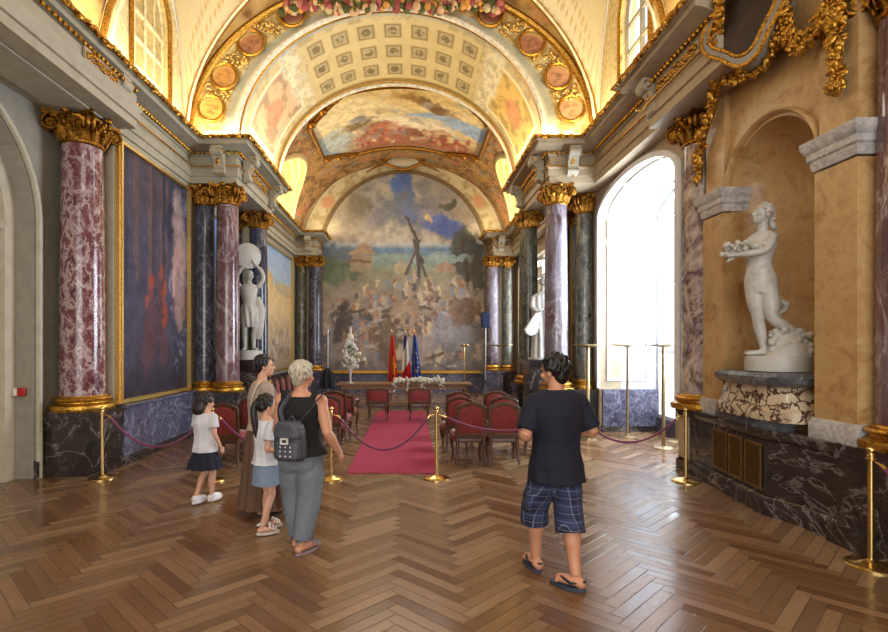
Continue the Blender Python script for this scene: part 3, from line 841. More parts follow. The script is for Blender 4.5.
# mouldings of the two arches (white outside, white and gilt inside)
cw = plain('white plaster moulding', (.84,.82,.76), .55)
def arch_tube(name, y, xc, rx, ry, r, mat, zlow=.02):
    n = 96; pts = [(xc-rx*math.cos(t), y, ZS+ry*math.sin(t)) for t in np.linspace(zlow, PI-zlow, n)]
    return struct(MB().tube(pts, r, 8).build(name, mat))
arch_tube('trim_arch_outer', 9.60, NX, 3.90, 3.0, .07, M['gold'])
arch_tube('trim_arch_front', 9.79, -.38, 3.03, 2.6, .055, cw)
arch_tube('trim_arch_front_inner', 9.84, -.37, 2.99, 2.57, .03, M['gold'])
arch_tube('trim_arch_rear', 12.58, -.36, 2.97, 2.57, .06, cw)
arch_tube('trim_arch_rear_inner', 12.45, -.36, 2.96, 2.56, .025, M['gold'])
# rear face of the pavilion arch up to the far vault
FV = (-.28, 3.85, 2.85)
ring_face('ceiling_rear_arch', 12.6, 12.61, (-.36, 3.0, 2.6), FV, 4, 120, lambda t, s: np.zeros(t.shape+(3,))+np.array((.7,.62,.45)))
# front pavilion: flat wall pieces beside the springing are covered by the cornice

# far vault with its painted ceiling panel
FPENS = [(15.6, 1.75, 7.55)]
PW = Paint(360, 220, 1.6, (.78,.72,.58))
PW.vgrad([(0,(.66,.60,.52)),(.3,(.72,.62,.46)),(.55,(.84,.78,.62)),(1,(.80,.70,.48))])
for q in [(.2,.75,.25,.2,(.88,.82,.66)),(.75,.6,.22,.10,(.60,.68,.80)),(.93,.62,.1,.12,(.58,.66,.80)),(.5,.45,.3,.14,(.90,.86,.76)),(.1,.35,.12,.25,(.70,.74,.74))]: PW.blob(*q[:4], q[4])
PW.poly([(.18,.10),(.3,.42),(.42,.36),(.58,.30),(.74,.46),(.95,.2),(.9,.06),(.25,.04)], (.62,.40,.30), .85)
for q in [(.3,.50,.10,.08,(.46,.38,.26)),(.42,.40,.09,.1,(.70,.40,.30)),(.5,.34,.1,.07,(.74,.50,.42)),(.62,.30,.12,.06,(.52,.34,.28)),(.8,.22,.14,.08,(.62,.32,.24)),(.35,.2,.14,.08,(.72,.44,.34)),(.2,.2,.08,.06,(.74,.72,.72)),(.52,.90,.08,.05,(.60,.48,.28)),(.62,.82,.07,.06,(.50,.38,.22)),(.70,.74,.06,.05,(.44,.33,.22)),(.28,.62,.05,.04,(.5,.44,.36))]: PW.blob(*q[:4], q[4], rnd.uniform(-.4,.4), .8, .9, 1.0)
for k in range(40): PW.blob(rnd.uniform(.05,.95), rnd.uniform(.15,.95), rnd.uniform(.03,.08), rnd.uniform(.02,.05), rnd.choice([(.86,.80,.66),(.70,.60,.44),(.76,.72,.66),(.62,.66,.74)]), rnd.uniform(-.6,.6), 1., .5, 1.)
for k in range(60):
    x = rnd.uniform(.2,.9); PW.person(x, rnd.uniform(.1,.34), rnd.uniform(.06,.13), rnd.choice([(.66,.34,.26),(.78,.62,.46),(.5,.36,.28),(.82,.74,.62),(.58,.5,.46)]))
PW.mottle(.16)
def far_col(th, y, x, z, inpen, dz):
    n = fbm(th*14, y*3, 6); n2 = fbm(th*40, y*8, 16)
    c = np.zeros(th.shape+(3,))+np.array((.60,.46,.28)); c = mixc(c, (.44,.33,.21), sst(.42, .68, n)); c = mixc(c, (.74,.60,.40), sst(.50, .72, n2)*.6); c = mixc(c, (.72,.46,.36), sst(.6, .72, fbm(th*9, y*5, 26))*.7)
    c = mixc(c, (.50,.56,.62), sst(.64, .74, fbm(th*11, y*4, 36))*.5)
    deg = th*180/PI
    # panel, an oblong with stepped corners
    a = np.clip((deg-48)/84, 0, 1); b = np.clip((17.35-y)/4.0, 0, 1)
    d = np.maximum.reduce([np.abs(deg-90)/42, np.abs(y-15.2)/2.05, (np.abs(deg-90)/42+np.abs(y-15.2)/2.05)/1.55])
    jj = np.clip((b*219).astype(int), 0, 219); ii = np.clip((a*359).astype(int), 0, 359)
    pic = PW.c[jj, ii]
    c = np.where((d < 1)[..., None], pic, c)
    pc = np.zeros_like(c)+np.array((.90,.82,.58)); pc = mixc(pc, (.70,.58,.30), sst(.52, .66, n2)*.7); 
    for w0 in (.2, .5): pc = mixc(pc, (.96,.92,.8), sst(.05, .02, np.abs(dz-w0)))
    c = mixc(c, (.84,.76,.54), sst(.14, .06, -dz)*(~inpen))
    return np.where(inpen[..., None], pc, c)
vault('ceiling_far', 12.61, 18.95, *FV, FPENS, 320, 420, far_col)
def on_far(deg, y, k=.985):
    t = deg*PI/180; return (FV[0]-FV[1]*k*math.cos(t), y, ZS+FV[2]*k*math.sin(t))
corner = [(48,1),(44,.6)]
fr = []
def fpt(a, b): fr.append(on_far(90+42*a, 15.2+2.05*b))
key = [(-.55,1),(.55,1),(1,.55),(1,-.55),(.55,-1),(-.55,-1),(-1,-.55),(-1,.55)]
for k in range(8):
    (a0,b0),(a1,b1) = key[k], key[(k+1) % 8]
    for t in np.linspace(0, 1, 12, endpoint=False): fpt(a0+(a1-a0)*t, b0+(b1-b0)*t)
struct(MB().tube(fr, .07, 8, closed=True).build('trim_ceiling_panel', M['gold_dark']))
g = MB()
for k in (0, 2, 4, 6):       # little stepped ears at the canted corners
    for t in (.15, .5, .85):
        (a0,b0),(a1,b1) = key[(k+1) % 8], key[(k+2) % 8]
        a_, b_ = a0+(a1-a0)*t, b0+(b1-b0)*t
        g.ell(on_far(90+42*a_*1.03, 15.2+2.05*b_*1.03, .98), (.13,.13,.1), 8, 6)
struct(g.build('trim_ceiling_panel_ears', M['gold_dark']))
g = MB(); groin(g, 12.7, 18.9, *FV, FPENS, .05); struct(g.build('ceiling_far_groin_moulding', plain('glow-tinted cream plaster', (.90,.82,.60), .5)))  # warm glow of the vault put into the moulding colour
ct = thing('ceiling_cartouche', 'grey oval cartouche in a gilt scroll frame above the great arched painting', 'cartouche', (-.25, 18.3, 8.50))
MB().ell((0,0,0), (.62,.12,.20), 20, 10).build('shield', M['stone'], ct)
g = MB(); g.tube([(.68*math.cos(t), -.05, .26*math.sin(t)*(1+.15*math.cos(4*t))) for t in np.linspace(0, 2*PI, 40, endpoint=False)], .05, 8, closed=True)
for s in (-1,1):
    g.tube([(s*.7+s*.12*math.cos(q), -.06, .08+.12*math.sin(q)) for q in np.linspace(-1, 4.4, 16)], .035, 6); g.tube([(s*.72,-.05,-.1),(s*1.0,-.04,-.2),(s*1.35,-.02,-.38)], [.05,.04,.02], 6, 4)
g.build('scroll_frame', M['gold_dark'], ct)

# lunette walls above the cornice with their windows
def lunette(name, X, yc, hw, zt, wy, wh, wz0, wzt, side, glass):
    """wall from the springing up to the penetration curve, with an arched window hole"""
    mb = MB(); n = 40
    def outer(t): return (yc-hw*math.cos(t), ZS-.05+(zt-ZS)*math.sin(t))
    def inner(t):
        q = t/PI
        if q < .2: return (wy-wh, wz0+(wzt-.7-wz0)*q/.2)
        if q > .8: return (wy+wh, wz0+(wzt-.7-wz0)*(1-q)/.2)
        a = (q-.2)/.6*PI; return (wy-wh*math.cos(a), wzt-.7+.7*math.sin(a))
    O = [outer(PI*i/n) for i in range(n+1)]; I = [inner(PI*i/n) for i in range(n+1)]
    for k in range(n): mb.prism([O[k], O[k+1], I[k+1], I[k]], X, X+side*.25, 'x')
    mb.prism([(yc-hw, ZS-.05), (wy-wh, wz0), (wy+wh, wz0), (yc+hw, ZS-.05)], X, X+side*.25, 'x')
    struct(mb.build('wall_'+name, plain('lunette plaster '+name, (.86,.79,.60), .7)))
    root = bpy.data.objects.new('window_3' if side < 0 else 'window_4', None); C.objects.link(root); root.location = (X+side*.12, wy, wz0); struct(root)
    f = MB(); L = [(y-wy, z-wz0) for y, z in I]
    f.tube([(0, y, z) for y, z in L]+[(0, wh, 0), (0, -wh, 0)], .045, 6)
    f.box(-.03, .03, -.03, .03, 0, wzt-wz0)
    for z in (.35, .8, 1.25): f.box(-.025, .025, -wh, wh, z-.025, z+.025)
    if side < 0:
        for q in (-.5, .5): f.box(-.02, .02, q*wh-.02, q*wh+.02, 0, wzt-wz0-.3)
    f.build('window_frame', plain('cream window bars', (.88,.84,.70), .5) if side < 0 else M['stone'], root)
    MB().add([(0, y, z) for y, z in L], [tuple(range(len(L)))]).build('window_pane', glass, root)
    g = MB(); g.tube([(X-side*.02, y, z) for y, z in I], .04, 6); struct(g.build('trim_lunette_'+name, M['gold']))
lunette('lunette_left', NX-NRX, 8.2, 1.32, 8.82, 8.3, .62, 5.95, 8.05, -1, plain('pale warm leaded panes', (.74,.66,.46), .35))
lunette('lunette_right', NX+NRX, 8.2, 1.32, 8.82, 8.0, .55, 5.95, 7.95, 1, M['glass'])
for s, X in ((-1, FV[0]-FV[1]), (1, FV[0]+FV[1])):
    mb = MB(); n = 30; mb.add([(X, 15.6-1.75*math.cos(PI*i/n), ZS-.05+1.75*math.sin(PI*i/n)) for i in range(n+1)], [tuple(range(n+1))])
    struct(mb.build('wall_lunette_far_'+('left' if s < 0 else 'right'), plain('glow-tinted lunette plaster', (.90,.82,.58), .7)))  # yellow tint carries the cove glow on the lunette
# garland of painted plaster flowers over the front arch
g = MB(); rr = random.Random(4); cols = []
for k in range(330):
    t = PI/2+rr.uniform(-.66,.66); q = rr.uniform(-.10,.10)
    r_ = rr.uniform(.04,.085); p = (NX-3.4*math.cos(t), 9.48+rr.uniform(-.08,.05), 8.24+q+.05*math.cos((t-PI/2)*14))
    nv0 = len(g.v); g.ell(p, r_, 6, 5); cols += [rr.choice([(.72,.42,.40),(.82,.66,.52),(.38,.40,.22),(.30,.32,.18),(.80,.58,.30),(.58,.30,.30),(.74,.68,.52)])]*(len(g.v)-nv0)
o = g.build('flower_garland', M['fresco']); set_colors(o.data, cols)
tag(o, 'long garland of plaster flowers and leaves over the crown of the front arch', 'garland', kind='stuff')

# ------------------------------------------------------------------ ochre niche wall on the right
NW, NYC, NR, NZS = 4.08, 5.68, .70, 3.64
mb = MB()
mb.box(NW, 4.7, 4.5, NYC-NR, .9, 6.6); mb.box(NW, 4.7, NYC+NR, 6.9, .9, 6.6)
mb.box(NW, 4.7, NYC-NR, NYC+NR, .9, 1.2)
pts = [(NYC+NR*math.cos(PI-PI*i/24), NZS+NR*math.sin(PI*i/24)) for i in range(25)]
for p, q in zip(pts[:-1], pts[1:]): mb.prism([p, q, (q[0], 6.6), (p[0], 6.6)], NW, 4.7, 'x')
mb.box(4.2, 4.9, 2.6, 4.55, .9, 6.6)
mb.box(4.3, 4.9, -8, 2.6, 0, 6.6)
struct(mb.build('wall_niche', M['siena']))
mb = MB()
rows = []
for z in list(np.linspace(1.15, NZS, 12)):
    rows.append([(NW+.02+NR*.85*math.sin(PI*i/20), NYC-NR*math.cos(PI*i/20), z) for i in range(21)])
for k in range(1, 13):
    b = PI/2*k/12
    rows.append([(NW+.02+NR*.85*math.sin(PI*i/20)*math.cos(b), NYC-NR*math.cos(PI*i/20)*math.cos(b), NZS+NR*math.sin(b)) for i in range(21)])
mb.grid(rows); struct(mb.build('wall_niche_hollow', M['siena']))
am = MB(); am.tube([(NW-.01, NYC-(NR+.05), 1.2)]+[(NW-.01, NYC+(NR+.06)*math.cos(PI-PI*i/30), NZS+(NR+.06)*math.sin(PI*i/30)) for i in range(31)]+[(NW-.01, NYC+NR+.05, 1.2)], .05, 8, flat=(.5,1.3))
struct(am.build('trim_niche_arch', M['siena']))
def pilaster(label, y0, y1, X=3.98):
    root = thing('ochre_pilaster', label, 'pilaster', (0, 0, 0), 0, 'ochre pilasters beside the niche')
    MB().box(X, 4.3, y0, y1, 1.08, 3.48).box(X+.03, 4.3, y0+.02, y1-.02, 3.78, 6.6).build('pilaster_shaft', M['siena'], root)
    MB().sweep([(4.3, y0),(X, y0),(X, y1),(4.3, y1)], [(0,.86),(.035,.86),(.035,1.04),(.015,1.09),(0,1.09)], -1).build('pilaster_base', M['grey_veined'], root)
    MB().sweep([(4.3, y0),(X, y0),(X, y1),(4.3, y1)], [(-.1,3.50),(.01,3.50),(.025,3.54),(.025,3.59),(.045,3.61),(.045,3.67),(.07,3.70),(.085,3.74),(.085,3.79),(-.1,3.79)], -1).build('pilaster_cap', M['grey_veined'], root)
    return root
pilaster('ochre marble pilaster with a grey moulded cap, near side of the niche', 4.45, 4.92)
pilaster('narrow ochre marble pilaster with a grey moulded cap beside the window', 6.36, 6.79)
# black marble plinth that runs under the whole niche wall
pl = MB()
path = [(4.2, 6.84), (3.95, 6.84), (3.92, 6.55), (3.79, 5.30), (3.93, 5.02), (3.93, 4.6), (4.2, 4.6)]
PP = [(0,0),(.06,0),(.06,.16),(.03,.2),(0,.2),(0,.78),(.03,.8),(.05,.84),(.05,.9),(-.3,.9),(-.3,0)]
root = thing('marble_plinth', 'long near-black marble plinth with brass grilles under the niche statue', 'plinth', (3.9, 5.8, 0))
pl.sweep([(x-3.9, y-5.8) for x, y in path], PP, 1)
pl.box(.06, .5, -1.15, 1.0, 0, .895)
pl.build('plinth_body', M['plinth'], root)
MB().prism([(.1,.6),(-.02,.56),(-.10,-.40),(0,-.6),(.1,-.6)], .9, 1.0, 'z').build('plinth_ledge', M['slab'], root)
def on_front(mb):   # shear the grille rectangles onto the slightly splayed front of the plinth
    mb.v = [(x+.104*(y-(6.55-5.8))+(3.92-3.9)-.0, y, z) for x, y, z in mb.v]; return mb
GRS = ((.28,.62), (-.06,.24), (-.42,-.10))
gr = MB()
for y0, y1 in GRS: gr.box(-.012, .02, y0, y1, .26, .72)
on_front(gr).build('grille_back', plain('dark bronze mesh', (.20,.15,.09), .5, .5, .4, 60, .6), root)
for y0, y1 in GRS:
    gr = MB()
    gr.ringprism([(y0,.24),(y1,.24),(y1,.74),(y0,.74)], [(y0+.03,.27),(y1-.03,.27),(y1-.03,.71),(y0+.03,.71)], -.028, .0, 'x')
    for k in range(9):
        y = y0+.03+(y1-y0-.06)*(k+.5)/9; gr.box(-.018, -.012, y-.003, y+.003, .27, .71)
    for k in range(10):
        z = .27+.44*(k+.5)/10; gr.box(-.018, -.012, y0+.03, y1-.03, z-.003, z+.003)
    on_front(gr).build('brass_grille', plain('tarnished brass', (.46,.35,.18), .4, .6), root)
struct(MB().box(3.9, 4.3, 2.6, 4.6, 0, .9).box(3.84,4.2,2.6,4.62,0,.18).build('trim_9', M['plinth']))
# statue base stack
pb = thing('statue_pedestal', 'cream breccia pedestal with a dark grey slab top in the ochre niche', 'pedestal', (4.03, 5.68, 1.0))
def apse(r0, xf, n=16): return [(.3, r0)] + [(-xf*math.sin(PI*i/n)**.5*1.0, r0*math.cos(PI*i/n)) for i in range(n+1)] + [(.3, -r0)]
pm = MB()
secs = [(0,.66,.30),(.1,.66,.30),(.14,.60,.27),(.34,.54,.24),(.36,.56,.25)]
pm.loft([[(x, y, z) for x, y in apse(r0, xf)] for z, r0, xf in secs]); pm.build('pedestal_block', M['breche'], pb)
pm = MB(); secs = [(.36,.56,.27),(.40,.64,.31),(.46,.66,.33),(.50,.60,.28)]
pm.loft([[(x, y, z) for x, y in apse(r0, xf)] for z, r0, xf in secs]); pm.build('pedestal_slab', M['slab'], pb)

# gilded garlands, and the dark cartouche they hang round
def lumps(mb, pts, rad, n, seed, scale=1.):
    rr = random.Random(seed); pts = [Vector(p) for p in pts]
    segs = [(pts[i+1]-pts[i]).length for i in range(len(pts)-1)]; tot = sum(segs)
    for k in range(n):
        t = tot*(k+rr.random())/n; i = 0
        while i < len(segs)-1 and t > segs[i]: t -= segs[i]; i += 1
        p = pts[i].lerp(pts[i+1], min(1, t/segs[i])); r0 = rad(k/n) if callable(rad) else rad
        a = rr.uniform(0, 2*PI); q = r0*math.sqrt(rr.random())
        p = p+Vector((-abs(q*math.cos(a))*.7, q*math.sin(a)*.8, q*math.cos(a)*.8))
        rot = Matrix.Rotation(rr.uniform(0, 6), 3, 'X') @ Matrix.Rotation(rr.uniform(-.8,.8), 3, 'Y') @ Matrix.Rotation(rr.uniform(-.8,.8), 3, 'Z')
        s = rr.uniform(.6, 1.2)*scale
        if rr.random() < .6: mb.ell(p, (.022*s, .065*s, .032*s), 7, 5, rot)
        else: mb.ell(p, (.04*s, .04*s, .04*s), 7, 5, rot)
    for i in range(len(pts)-1): mb.tube([pts[i], pts[i+1]], .04, 6)
def garland(label, pts, rad, n, seed):
    g = MB(); lumps(g, pts, rad, n, seed); o = g.build('gilded_garland', M['gold'])
    return tag(o, label, 'garland', 'gilded garlands over the niche', 'thing')
GX = 3.93
garland('gilded garland falling in a long tail from the entablature end to beside the far pilaster', [(3.50,5.62,5.85),(3.52,5.66,5.55),(3.6,5.85,5.28),(3.78,6.15,5.05),(3.9,6.42,4.86),(3.92,6.66,4.62),(3.94,6.80,4.35),(3.95,6.82,4.05)], .09, 230, 1)
garland('gilded garland looped under the dark cartouche', [(3.82,6.05,5.06),(3.88,5.8,4.93),(GX,5.55,4.90),(GX,5.38,5.0),(GX,5.28,5.2),(GX,5.24,5.42)], .105, 190, 2)
garland('gilded garland swag between the cartouche and the hanging drop', [(GX,5.24,5.3),(GX,5.12,4.92),(GX,4.98,4.78),(GX,4.82,4.78),(GX,4.68,4.92)], .105, 170, 3)
garland('gilded drop of fruit and leaves hanging on the near ochre pilaster', [(GX,4.62,5.3),(GX,4.6,4.9),(GX,4.6,4.5),(GX,4.61,4.12)], lambda t: .11-.03*t, 210, 4)
cr = thing('wall_cartouche', 'dark oval panel in a shaped grey and gilt frame among the gilded garlands', 'cartouche', (3.70, 5.55, 5.42), math.radians(28))
shape = []
for k in range(48):
    t = 2*PI*k/48; rr_ = 1+.10*math.cos(4*t+.6)
    shape.append((.36*rr_*math.cos(t), .44*rr_*math.sin(t)))
def sc(s): return [(y*s, z*s) for y, z in shape]
MB().prism(sc(.86), -.02, .05, 'x').build('dark_panel', plain('dark brown panel', (.17,.12,.09), .35, 0, .3, 6), cr)
MB().ringprism(sc(1.12), sc(.9), -.05, .2, 'x').build('grey_frame', M['stone_dark'], cr)
g = MB(); g.tube([(-.05, y, z) for y, z in sc(.89)], .022, 6, closed=True); g.tube([(-.04, y, z) for y, z in sc(1.12)], .026, 6, closed=True)
g.build('gilt_edge', M['gold'], cr)
# ------------------------------------------------------------------ paintings
def framed(label, X, y0, y1, z0, z1, P, side, fw=.065, rows=200, cols=140):
    """canvas on a side wall, facing +X when side=1"""
    root = thing('wall_painting', label, 'painting', (X, (y0+y1)/2, z0))
    W, H = y1-y0, z1-z0
    h, w = P.c.shape[:2]
    u, v = np.meshgrid(np.linspace(0,1,w), np.linspace(0,1,h))
    yy = (u-.5)*W if side > 0 else (.5-u)*W
    pts = np.stack([np.full_like(u, side*.03), yy, v*H], -1)
    painted_grid('canvas', pts, P.c, M['canvas'], root, flip=(side < 0))
    o = [(-W/2,0),(W/2,0),(W/2,H),(-W/2,H)]; i = [(-W/2+fw,fw),(W/2-fw,fw),(W/2-fw,H-fw),(-W/2+fw,H-fw)]
    f = MB(); f.ringprism(o, i, 0, side*.07, 'x')
    m = [(-W/2+fw*.4,fw*.4),(W/2-fw*.4,fw*.4),(W/2-fw*.4,H-fw*.4),(-W/2+fw*.4,H-fw*.4)]
    f.ringprism([(a*1.0,b) for a, b in m], i, side*.07, side*.10, 'x')
    f.build('frame', M['frame_gold'], root)
    return root
# tall dark painting on the left: vague trunks and figures
P = Paint(190, 300, .63, (.2,.2,.28))
P.vgrad([(0,(.17,.15,.20)),(.25,(.25,.23,.31)),(.6,(.24,.23,.33)),(1,(.20,.22,.32))])
for k in range(16):
    x = rnd.uniform(.08,.62); P.stroke(x, rnd.uniform(.4,.55), x+rnd.uniform(-.04,.04), 1.05, rnd.uniform(.008,.02), rnd.choice([(.46,.32,.26),(.50,.36,.28),(.33,.26,.28),(.14,.14,.22)]), .6)
P.blob(.25,.9,.25,.2,(.36,.26,.25),0,.9,.35)
P.blob(.82,.68,.10,.26,(.62,.52,.50),.1,.5,.85,.35); P.blob(.80,.55,.08,.18,(.68,.54,.48),.05,.5,.8,.4); P.blob(.84,.42,.10,.14,(.56,.44,.42),0,.5,.8,.5)
P.blob(.72,.78,.10,.09,(.12,.13,.22),0,.5,.9,.5)
for x, y, h in ((.42,.16,.36),(.55,.20,.38),(.36,.10,.34),(.60,.13,.30)):
    P.blob(x, y+h*.42, .055, h*.45, (.34,.20,.22), 0, .6, .8, .4); P.blob(x+.01, y+h*.9, .03, .03, (.56,.26,.20), 0, .5, .9, .4)
for x, y, c in ((.42,.47,(.60,.22,.14)),(.62,.48,(.62,.28,.16)),(.6,.36,(.66,.26,.14)),(.58,.44,(.55,.2,.12)),(.93,.42,(.66,.34,.2)),(.95,.9,(.5,.5,.6)),(.7,.52,(.5,.5,.6))): P.blob(x, y, .03, .05, c, 0, .7, .8, .8)
for k in range(90): P.blob(.84+rnd.gauss(0,.07), rnd.choice([.92,.25,.3])+rnd.gauss(0,.07), .018, .012, rnd.choice([(.12,.16,.18),(.40,.44,.54),(.16,.2,.18),(.52,.50,.54)]), rnd.uniform(0,3), .4, .7, .5)
P.blob(.5,.03,.6,.08,(.13,.11,.15),0,.9,.6)
P.blob(.84,.70,.11,.24,(.70,.60,.58),.1,.5,.9,.25); P.blob(.82,.54,.09,.18,(.76,.62,.56),.05,.5,.85,.3); P.blob(.85,.42,.08,.13,(.62,.50,.48),0,.5,.8,.4)
P.c = P.c*1.1; P.haze((.30,.25,.26), .22); P.mottle(.2)
framed('tall dark violet painting with reddish figures in a gilt frame on the left wall', LX+.0, 7.48, 9.91, .91, 4.90, P, 1)
# pale landscape further back on the left
P = Paint(160, 170, 1.1, (.8,.7,.5))
P.vgrad([(0,(.62,.54,.46)),(.25,(.76,.68,.58)),(.5,(.88,.78,.58)),(.66,(.90,.78,.54)),(.72,(.70,.76,.82)),(1,(.62,.72,.86))])
P.blob(.1,.72,.35,.10,(.86,.72,.44)); P.blob(.85,.68,.3,.06,(.80,.72,.58))
for k in range(50): P.blob(rnd.uniform(.1,.95), rnd.uniform(.12,.34), .03, .03, rnd.choice([(.5,.44,.4),(.72,.64,.56),(.56,.5,.42),(.86,.82,.76)]), rnd.uniform(0,3), .5, .6, .6)
P.mottle(.10)
framed('pale sandy landscape painting with a blue sky on the left wall beyond the pavilion', -4.2, 13.2, 17.55, .98, 4.84, P, 1, .07)
# pavilion side canvases
P = Paint(110, 180, .6, (.4,.45,.4)); P.vgrad([(0,(.30,.30,.24)),(.4,(.48,.42,.26)),(.6,(.46,.50,.46)),(.75,(.46,.58,.76)),(1,(.50,.64,.86))])
for k in range(70): P.blob(rnd.random(), rnd.uniform(.1,.6), .06, .04, rnd.choice([(.56,.46,.2),(.22,.28,.22),(.62,.54,.34),(.5,.28,.2),(.28,.34,.4)]), rnd.uniform(0,3), .5, .7, .6)
P.mottle(.15)
framed('shadowy green and blue canvas on the left wall behind the pavilion columns', LX, 10.55, 12.0, .95, 4.7, P, 1, .06)
P = Paint(110, 180, .6, (.4,.45,.4)); P.vgrad([(0,(.36,.28,.26)),(.3,(.52,.42,.36)),(.55,(.58,.50,.42)),(.68,(.44,.56,.74)),(.8,(.62,.66,.72)),(1,(.38,.50,.72))])
for k in range(90): P.blob(rnd.random(), rnd.uniform(.05,.6), .06, .035, rnd.choice([(.62,.40,.30),(.26,.26,.30),(.70,.62,.54),(.5,.24,.2),(.34,.38,.46),(.78,.74,.68)]), rnd.uniform(0,3), .5, .7, .6)
P.mottle(.15)
framed('blue and red figured canvas on the right wall behind the pavilion columns', RX, 11.05, 12.1, .95, 4.7, P, -1, .06)

# great arched painting on the end wall
AX, AR, AZ0, AZS = -.25, 3.08, .84, 5.22
H = AZS+AR-AZ0
P = Paint(330, 400, 2*AR/H, (.6,.6,.6))
P.vgrad([(0,(.46,.43,.42)),(.18,(.56,.51,.48)),(.34,(.60,.53,.46)),(.50,(.52,.52,.42)),(.56,(.46,.55,.52)),(.615,(.36,.47,.62)),(.635,(.66,.68,.70)),(.66,(.70,.66,.60)),(.8,(.54,.53,.52)),(1,(.62,.56,.44))])
cl = fbm(P.u*5, P.v*6, 61, 5); cl2 = fbm(P.u*9+cl*3, P.v*9, 71, 4); up_ = sst(.64, .74, P.v)
P.c = mixc(P.c, (.45,.46,.50), sst(.46, .60, cl)*up_*.9); P.c = mixc(P.c, (.74,.69,.59), sst(.50, .66, cl2)*up_*.8)
P.c = mixc(P.c, (.24,.36,.68), sst(1.15, .75, np.hypot((P.uu-.50+.1*(P.vv-.85))/.085, (P.vv-.90)/.17)+(cl2-.5)*1.6))
for q in [(.36,.86,.13,.12,(.54,.55,.58)),(.28,.78,.16,.10,(.44,.45,.48)),(.40,.76,.12,.08,(.40,.41,.46)),(.66,.88,.13,.10,(.50,.51,.55)),(.60,.78,.12,.09,(.42,.43,.48)),(.72,.80,.10,.08,(.38,.39,.45)),(.14,.78,.14,.12,(.62,.56,.46)),(.22,.72,.14,.05,(.66,.62,.56)),(.84,.80,.12,.14,(.58,.52,.46)),(.22,.84,.07,.07,(.40,.38,.30))]: P.blob(*q[:4], q[4], rnd.uniform(-.5,.5), 1.1, .55, 1.2)
P.blob(.70,.745,.09,.04,(.28,.36,.66),-.3,.7,.9,1.1); P.blob(.80,.72,.08,.04,(.25,.33,.62),-.5,.7,.9,1.1); P.blob(.66,.765,.02,.02,(.76,.66,.46),0,.8); P.blob(.78,.84,.07,.02,(.30,.30,.26),.3)
P.blob(.90,.60,.10,.12,(.24,.25,.24),0,.4,.95,.8); P.blob(.94,.50,.07,.10,(.28,.26,.22),0,.4,.9,.8); P.stroke(.9,.45,.86,.66,.012,(.24,.20,.16))
P.blob(.12,.57,.16,.06,(.36,.40,.44)); P.blob(.08,.50,.12,.07,(.38,.42,.32)); P.blob(.6,.57,.3,.02,(.52,.60,.58))
# tent-like pale roof, poles and a dark timber mast in the middle distance (loose stand-ins)
P.poly([(.16,.585),(.26,.655),(.33,.59)], (.68,.55,.40), .85); P.poly([(.18,.585),(.32,.585),(.30,.50),(.17,.50)], (.62,.52,.40), .8); P.poly([(.15,.56),(.30,.56),(.30,.545),(.15,.545)], (.46,.34,.24))
P.poly([(.70,.53),(.76,.56),(.82,.53),(.82,.50),(.70,.50)], (.66,.50,.42), .8); P.poly([(.44,.53),(.48,.56),(.54,.54),(.54,.5),(.44,.5)], (.68,.60,.48), .8)
P.stroke(.56,.66,.64,.48,.010,(.30,.26,.25)); P.stroke(.60,.66,.52,.49,.010,(.34,.29,.27)); P.stroke(.585,.66,.60,.47,.012,(.28,.25,.25)); P.stroke(.58,.66,.52,.78,.009,(.28,.24,.22))
for k in range(330):
    y = rnd.uniform(.06,.50)*rnd.uniform(.75,1); x = min(.97, max(.03, rnd.gauss(.52,.25)))
    P.person(x, y-.03, .05+.10*(.5-y), rnd.choice([(.40,.36,.36),(.56,.48,.42),(.66,.58,.50),(.46,.34,.28),(.72,.66,.60),(.34,.32,.36),(.62,.42,.32),(.50,.52,.58),(.78,.70,.56)]), (.70,.54,.42), rnd.uniform(-.5,.5))
for k in range(40):
    x, y = rnd.uniform(.1,.95), rnd.uniform(.02,.34); a = rnd.uniform(-.5,.6); L = rnd.uniform(.05,.16)
    P.stroke(x, y, x+L*math.cos(a), y+L*math.sin(a), rnd.uniform(.006,.016), rnd.choice([(.66,.62,.58),(.38,.34,.32),(.56,.48,.42),(.74,.70,.66),(.34,.27,.22)]), .85)
for q in [(.12,.22,.04,.14,(.22,.20,.20)),(.15,.10,.09,.05,(.62,.58,.54)),(.82,.18,.14,.08,(.52,.52,.56)),(.86,.30,.08,.06,(.44,.32,.24)),(.60,.12,.10,.06,(.62,.58,.56)),(.40,.16,.05,.10,(.42,.34,.28)),(.5,.3,.08,.05,(.70,.60,.48))]: P.blob(*q[:4], q[4], rnd.uniform(-.3,.3), .5, .75, .9)
P.c = P.c*1.08; P.haze((.66,.65,.63), .16); P.mottle(.15)
ap = thing('arched_painting', 'great arched painting of clouds, crowds and distant towers filling the end wall', 'painting', (AX, 18.9, AZ0))
h, w_ = P.c.shape[:2]
u, v = np.meshgrid(np.linspace(-1,1,w_), np.linspace(0,1,h))
pts = np.stack([u*AR, np.zeros_like(u), v*H], -1)
cy = v*H-(AZS-AZ0); ok = (cy < 0) | (np.hypot(u*AR, cy) < AR*.995)
keep = ok[:-1,:-1] & ok[1:,:-1] & ok[:-1,1:] & ok[1:,1:]
painted_grid('canvas', pts, P.c, M['canvas'], ap, keep=keep)
f = MB(); o = [(-AR-.10, 0)]+[(-(AR+.10)*math.cos(PI*i/60), AZS-AZ0+(AR+.10)*math.sin(PI*i/60)) for i in range(61)]+[(AR+.10, 0)]
i_ = [(-AR+.03, 0)]+[(-(AR-.03)*math.cos(PI*i/60), AZS-AZ0+(AR-.03)*math.sin(PI*i/60)) for i in range(61)]+[(AR-.03, 0)]
for k in range(len(o)-1): f.prism([o[k], o[k+1], i_[k+1], i_[k]], -.07, .04, 'y')
